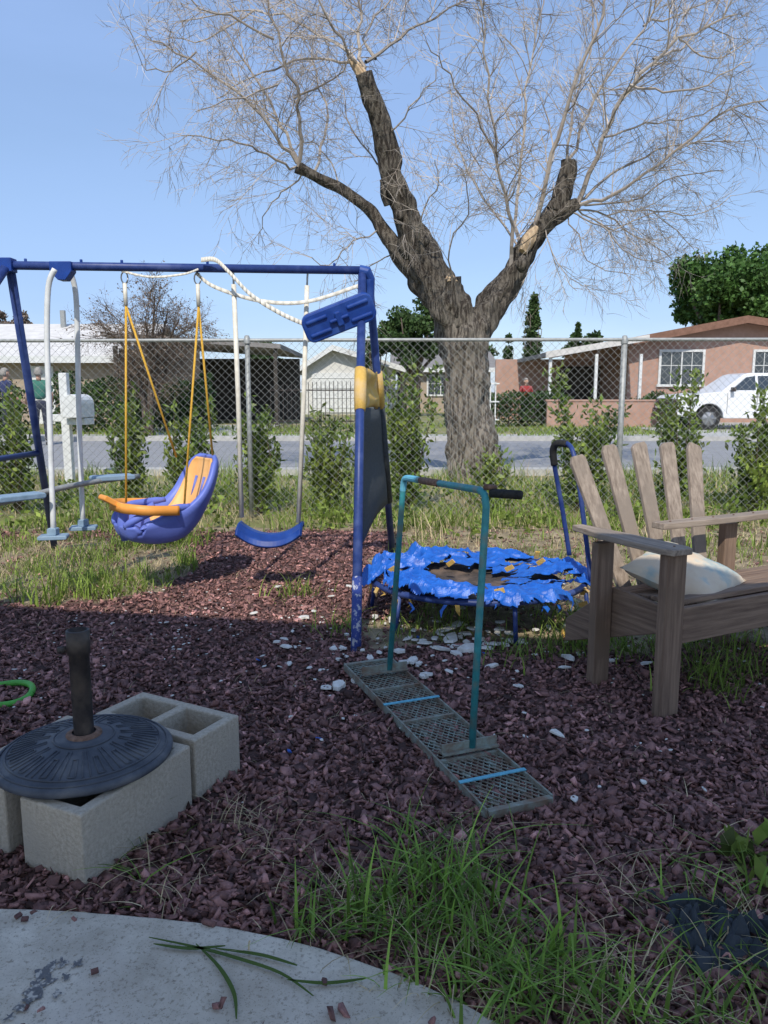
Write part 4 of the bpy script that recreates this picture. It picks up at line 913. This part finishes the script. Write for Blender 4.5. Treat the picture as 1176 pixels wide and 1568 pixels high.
mb=MB(); mb.box((.03,.18,.86),(.06,.28,.16)); mb.box((.03,1.70,.86),(.06,.28,.16)); mb.obj('headlights',M['glass'],g)
# ---------------------------------------------------------------- mailbox
g=group('mailbox'); b=gp(108,742); Y=b.y; x=b.x; zt=at(108,571,Y).z; mb=MB()
mb.box((x,Y,zt/2),(.10,.10,zt)); mb.box((x-.06,Y-.01,at(90,640,Y).z),(.24,.07,.09)); mb.obj('post',M['wpaint'],g,bevel=.008)
mb=MB(); zc=at(128,625,Y).z; P=[(x+.06,zc-.11),(x+.28,zc-.11),(x+.28,zc+.06)]+[(x+.17+.11*math.cos(a),zc+.06+.11*math.sin(a)) for a in [math.pi*k/8 for k in range(1,8)]]+[(x+.06,zc+.06)]
mb.prism(P,'y',Y-.25,Y+.2); mb.box((x+.17,Y,zc-.16),(.24,.3,.08)); mb.obj('box',M['wpaint'],g,bevel=.006)
# ---------------------------------------------------------------- other trees
def crown(name,c,rad,m,nl,size,ncl=26,trunk=True,cone=False):
    g=group(name); pts=[]
    c=V3(c)
    for k in range(ncl):
        d=V3((random.gauss(0,1),random.gauss(0,1),random.gauss(0,1))).normalized(); q=V3((d.x*rad[0],d.y*rad[1],d.z*rad[2]))*random.uniform(.35,.9)
        if cone:
            t=random.random(); q=V3((d.x*rad[0]*(1-t)*.7,d.y*rad[1]*(1-t)*.7,(t*2-1)*rad[2]))
        r=min(rad)*random.uniform(.22,.42)*(0.8 if cone else 1)
        n=nl//ncl; v=rng.normal(0,1,(n,3)); v/=np.linalg.norm(v,axis=1)[:,None]; v*=(r*rng.uniform(.45,1.1,n))[:,None]; v[:,2]*=.8
        pts.append(v+np.array(tuple(c+q)))
    pts=np.concatenate(pts); pts=pts[pts[:,2]>.15]; leafmesh('foliage',pts,size,m,0,g,.7)
    if trunk:
        mb=MB(); b=V3((c.x,c.y,0)); mb.tube([b,b.lerp(c,.5)+V3((.1,0,0)),c],[rad[0]*.12,rad[0]*.09,rad[0]*.03],8)
        for k in range(6):
            a=k*1.05; e=c+V3((rad[0]*.6*math.cos(a),rad[1]*.6*math.sin(a),rad[2]*random.uniform(-.2,.5))); mb.tube([b.lerp(c,.45),b.lerp(e,.75),e],[rad[0]*.05,rad[0]*.03,.02],6)
        mb.obj('trunk',M['barkd'],g,smooth=True)
    return g
c=at(1112,448,46); crown('broadleaf_tree',c,(3.9,3.5,2.5),M['leafm'],22000,.28,56)
c=at(1215,440,48); crown('broadleaf_tree',c,(3.6,3.5,2.9),M['leafm'],12000,.28,36)
c=at(635,510,36); crown('dark_tree',c,(2.2,2,1.6),M['leafd'],11000,.17,34)
c=at(575,535,38); crown('dark_tree',c,(1.0,1,.7),M['leafd'],2500,.2,12)
c=at(816,505,50); crown('cypress_tree',c,(.95,.95,2.3),M['leafd'],5000,.2,60,cone=True)
c=at(778,545,52); crown('cypress_tree',c,(.6,.6,1.3),M['leafd'],2500,.18,30,cone=True)
c=at(884,528,60); crown('cypress_tree',c,(.55,.55,1.6),M['leafd'],2500,.18,30,cone=True)
c=at(405,545,52); crown('distant_tree',c,(1.4,1.4,1.3),M['leafd'],2500,.25,14)
c=at(895,530,60); crown('distant_tree',c,(2.4,1.4,1.2),M['leafd'],2500,.3,14)
c=at(715,540,55); crown('distant_tree',c,(2.0,1.4,1.3),M['leafd'],2500,.3,14)
c=at(10,500,60); crown('distant_tree',c,(2.0,1.4,1.8),M['leafb'],2500,.3,14)
def hedge(name,x0,x1,y,h,dp,n,m=M['leafd'],size=.12):
    P=np.stack([rng.uniform(x0,x1,n),rng.uniform(y-dp/2,y+dp/2,n),rng.random(n)**.7],1)
    P[:,2]*=np.array([h*(.85+.3*fn(x,0,1.7)) for x in P[:,0]]); g=group(name); leafmesh('foliage',P,size,m,.2,g,.6)
    mb=MB()
    for k in range(int((x1-x0)*2)): x=random.uniform(x0,x1); mb.tube([(x,y,0),(x+random.uniform(-.2,.2),y,h*.7)],.02,4)
    mb.obj('stems',M['stem'],g)
hedge('hedge',-9.5,-5.0,22.5,1.7,1.2,9000); hedge('hedge',-14.5,-10.5,22.5,1.4,1.0,6000); hedge('hedge',2.0,6.2,26,1.3,1.0,5000); hedge('hedge',8.9,10.6,27.5,1.2,.8,2500)
g=group('bare_ornamental_tree'); b=gp(228,668); Yt=b.y; mb=MB(); mbs=MB()
for k in range(9):
    u0=228+random.uniform(-4,4); ue=165+140*k/8+random.uniform(-6,6); ve=460+26*abs(k-4)/4*2+random.uniform(-12,12); dy=random.uniform(-1,1)
    q=crom([at(u0,668,Yt),at(u0+(ue-u0)*.2,600,Yt+dy*.3),at(u0+(ue-u0)*.62,530,Yt+dy*.7),at(ue,ve,Yt+dy)],4); q=[V3(a) for a in q]; n=len(q)
    mbs.tube(q,[.06*(1-.85*i/(n-1))+.006 for i in range(n)],6,cap=False)
    for _ in range(16):
        t=random.uniform(.3,1); i=min(n-2,int(t*(n-1))); o=q[i]; bd=(q[i+1]-q[i]).normalized(); rv=V3((random.gauss(0,1),random.gauss(0,1),random.gauss(0,.6)))
        twig(o,(bd+rv*.6).normalized(),random.uniform(.6,1.2),.012,2)
mbs.obj('stems',M['barkd'],g,smooth=True)
tw=mb.obj('twigs',M['stem'],g)
vv=np.array([v.co[:] for v in tw.data.vertices]); idx=rng.choice(len(vv),min(5000,len(vv)),replace=False); leafmesh('buds',vv[idx]+rng.normal(0,.03,(len(idx),3)),.06,M['leafb'],0,g,.6)
# ---------------------------------------------------------------- people
import bmesh
def skin(name,J,E,m,parent,root=0,sub=2):
    me=bpy.data.meshes.new(name); bm=bmesh.new(); ly=bm.verts.layers.skin.verify(); vs=[]
    for i,(p,r) in enumerate(J):
        v=bm.verts.new(p); rr=r if hasattr(r,'__len__') else (r,r); v[ly].radius=rr; v[ly].use_root=(i==root); vs.append(v)
    for a,b in E: bm.edges.new((vs[a],vs[b]))
    bm.to_mesh(me); bm.free(); me.materials.append(m); o=link(bpy.data.objects.new(name,me),parent)
    md=o.modifiers.new('skin','SKIN'); md.use_smooth_shade=True; u=o.modifiers.new('sub','SUBSURF'); u.levels=1; u.render_levels=sub; return o
def person(loc,yaw,shirt,h=1.66,arm=.25):
    g=group('person',M=Matrix.Translation(loc)@Matrix.Rotation(yaw,4,'Z')@Matrix.Scale(h/1.72,4))
    skin('trousers',[((0,0,.95),(.15,.11)),((-.09,0,.88),.095),((-.10,-.01,.5),.065),((-.10,.01,.09),.05),((.09,0,.88),.095),((.11,.03,.5),.065),((.12,.05,.09),.05),((0,0,1.02),(.14,.10))],[(0,1),(1,2),(2,3),(0,4),(4,5),(5,6),(0,7)],M['jeans'],g)
    skin('shoes',[((-.10,.03,.05),.045),((-.11,-.13,.035),.04)],[(0,1)],M['tubeblk'],g); skin('shoes',[((.12,.07,.05),.045),((.13,-.09,.035),.04)],[(0,1)],M['tubeblk'],g)
    J=[((0,0,1.0),(.16,.11)),((0,0,1.2),(.15,.10)),((0,0,1.38),(.17,.10)),((0,0,1.47),(.07,.06)),((-.19,0,1.40),.06),((-.25,.0,1.18),.048),((.19,0,1.40),.06),((.25,-.0,1.18),.048)]
    skin('shirt',J,[(0,1),(1,2),(2,3),(2,4),(4,5),(2,6),(6,7)],shirt,g)
    for s_ in(-1,1):
        w_=V3((s_*.27,-.14-arm*.3,.98)); J=[((s_*.25,0,1.19),.038),((s_*.26,-.03,1.1),.036),(tuple(w_),.025),((w_.x,w_.y-.05,w_.z-.04),(.036,.018))]; E=[(0,1),(1,2),(2,3)]
        for k in range(4):
            b=V3(J[3][0])+V3(((k-1.5)*.018,-.03,-.03)); i=len(J); J+=[(tuple(b),.008),(tuple(b+V3((0,-.02,-.03))),.008),(tuple(b+V3((0,-.015,-.055+.006*abs(k-1.5)))),.007)]; E+=[(3,i),(i,i+1),(i+1,i+2)]
        b=V3(J[3][0])+V3((-s_*.035,-.0,-.005)); i=len(J); J+=[(tuple(b),.009),(tuple(b+V3((-s_*.012,-.02,-.03))),.008)]; E+=[(3,i),(i,i+1)]
        skin('arm_and_hand',J,E,M['skin'],g)
    mb=MB(); vs=[];fs=[]; a_,b_=14,18
    for i in range(a_+1):
        th=math.pi*i/a_
        for j in range(b_):
            ph=2*math.pi*j/b_; x=.075*math.sin(th)*math.cos(ph); y=.095*math.sin(th)*math.sin(ph); z=.115*math.cos(th)
            if z<-.03: x*=.85; y=y*.9-.008
            if abs(x)<.018 and y<-.07 and -.05<z<.02: y-=.02*(1-abs(z+.02)/.05)
            vs.append((x,y,z+1.60))
    for i in range(a_):
        for j in range(b_): fs.append((i*b_+j,i*b_+(j+1)%b_,(i+1)*b_+(j+1)%b_,(i+1)*b_+j))
    mb.add(vs,fs); mb.tube([(0,.01,1.44),(0,.0,1.55)],.052,12); mb.lathe([(.001,.03),(.014,.02),(.016,-.02),(.001,-.03)],(-.077,.0,1.6),8); mb.lathe([(.001,.03),(.014,.02),(.016,-.02),(.001,-.03)],(.077,.0,1.6),8); mb.obj('head',M['skin'],g,smooth=True)
    mb=MB(); 
    for s_ in(-1,1): mb.lathe([(.001,.008),(.009,.004),(.01,-.004),(.001,-.008)],(s_*.03,-.086,1.61),8)
    mb.box((0,-.09,1.545),(.045,.012,.008)); mb.obj('eyes_and_mouth',M['tubeblk'],g)
    mb=MB(); vs=[(x*1.12,(y*1.1+.012),1.6+(z-1.6)*1.1+.006) for x,y,z in vs]; f2=[f_ for f_ in fs if all(vs[i][2]>1.655 or (vs[i][1]>.0 and vs[i][2]>1.53) for i in f_)]
    mb.add(vs,f2); mb.obj('hair',M['hair'],g,smooth=True,solid=.012)
for u,v,s_,yaw in((16,680,M['navy'],2.4),(66,682,M['gshirt'],-2.6)):
    p=gp(u,v); person(p,yaw,s_)
person(V3((at(806,640,26).x,26.2,0)),.3,M['rshirt'],1.6)
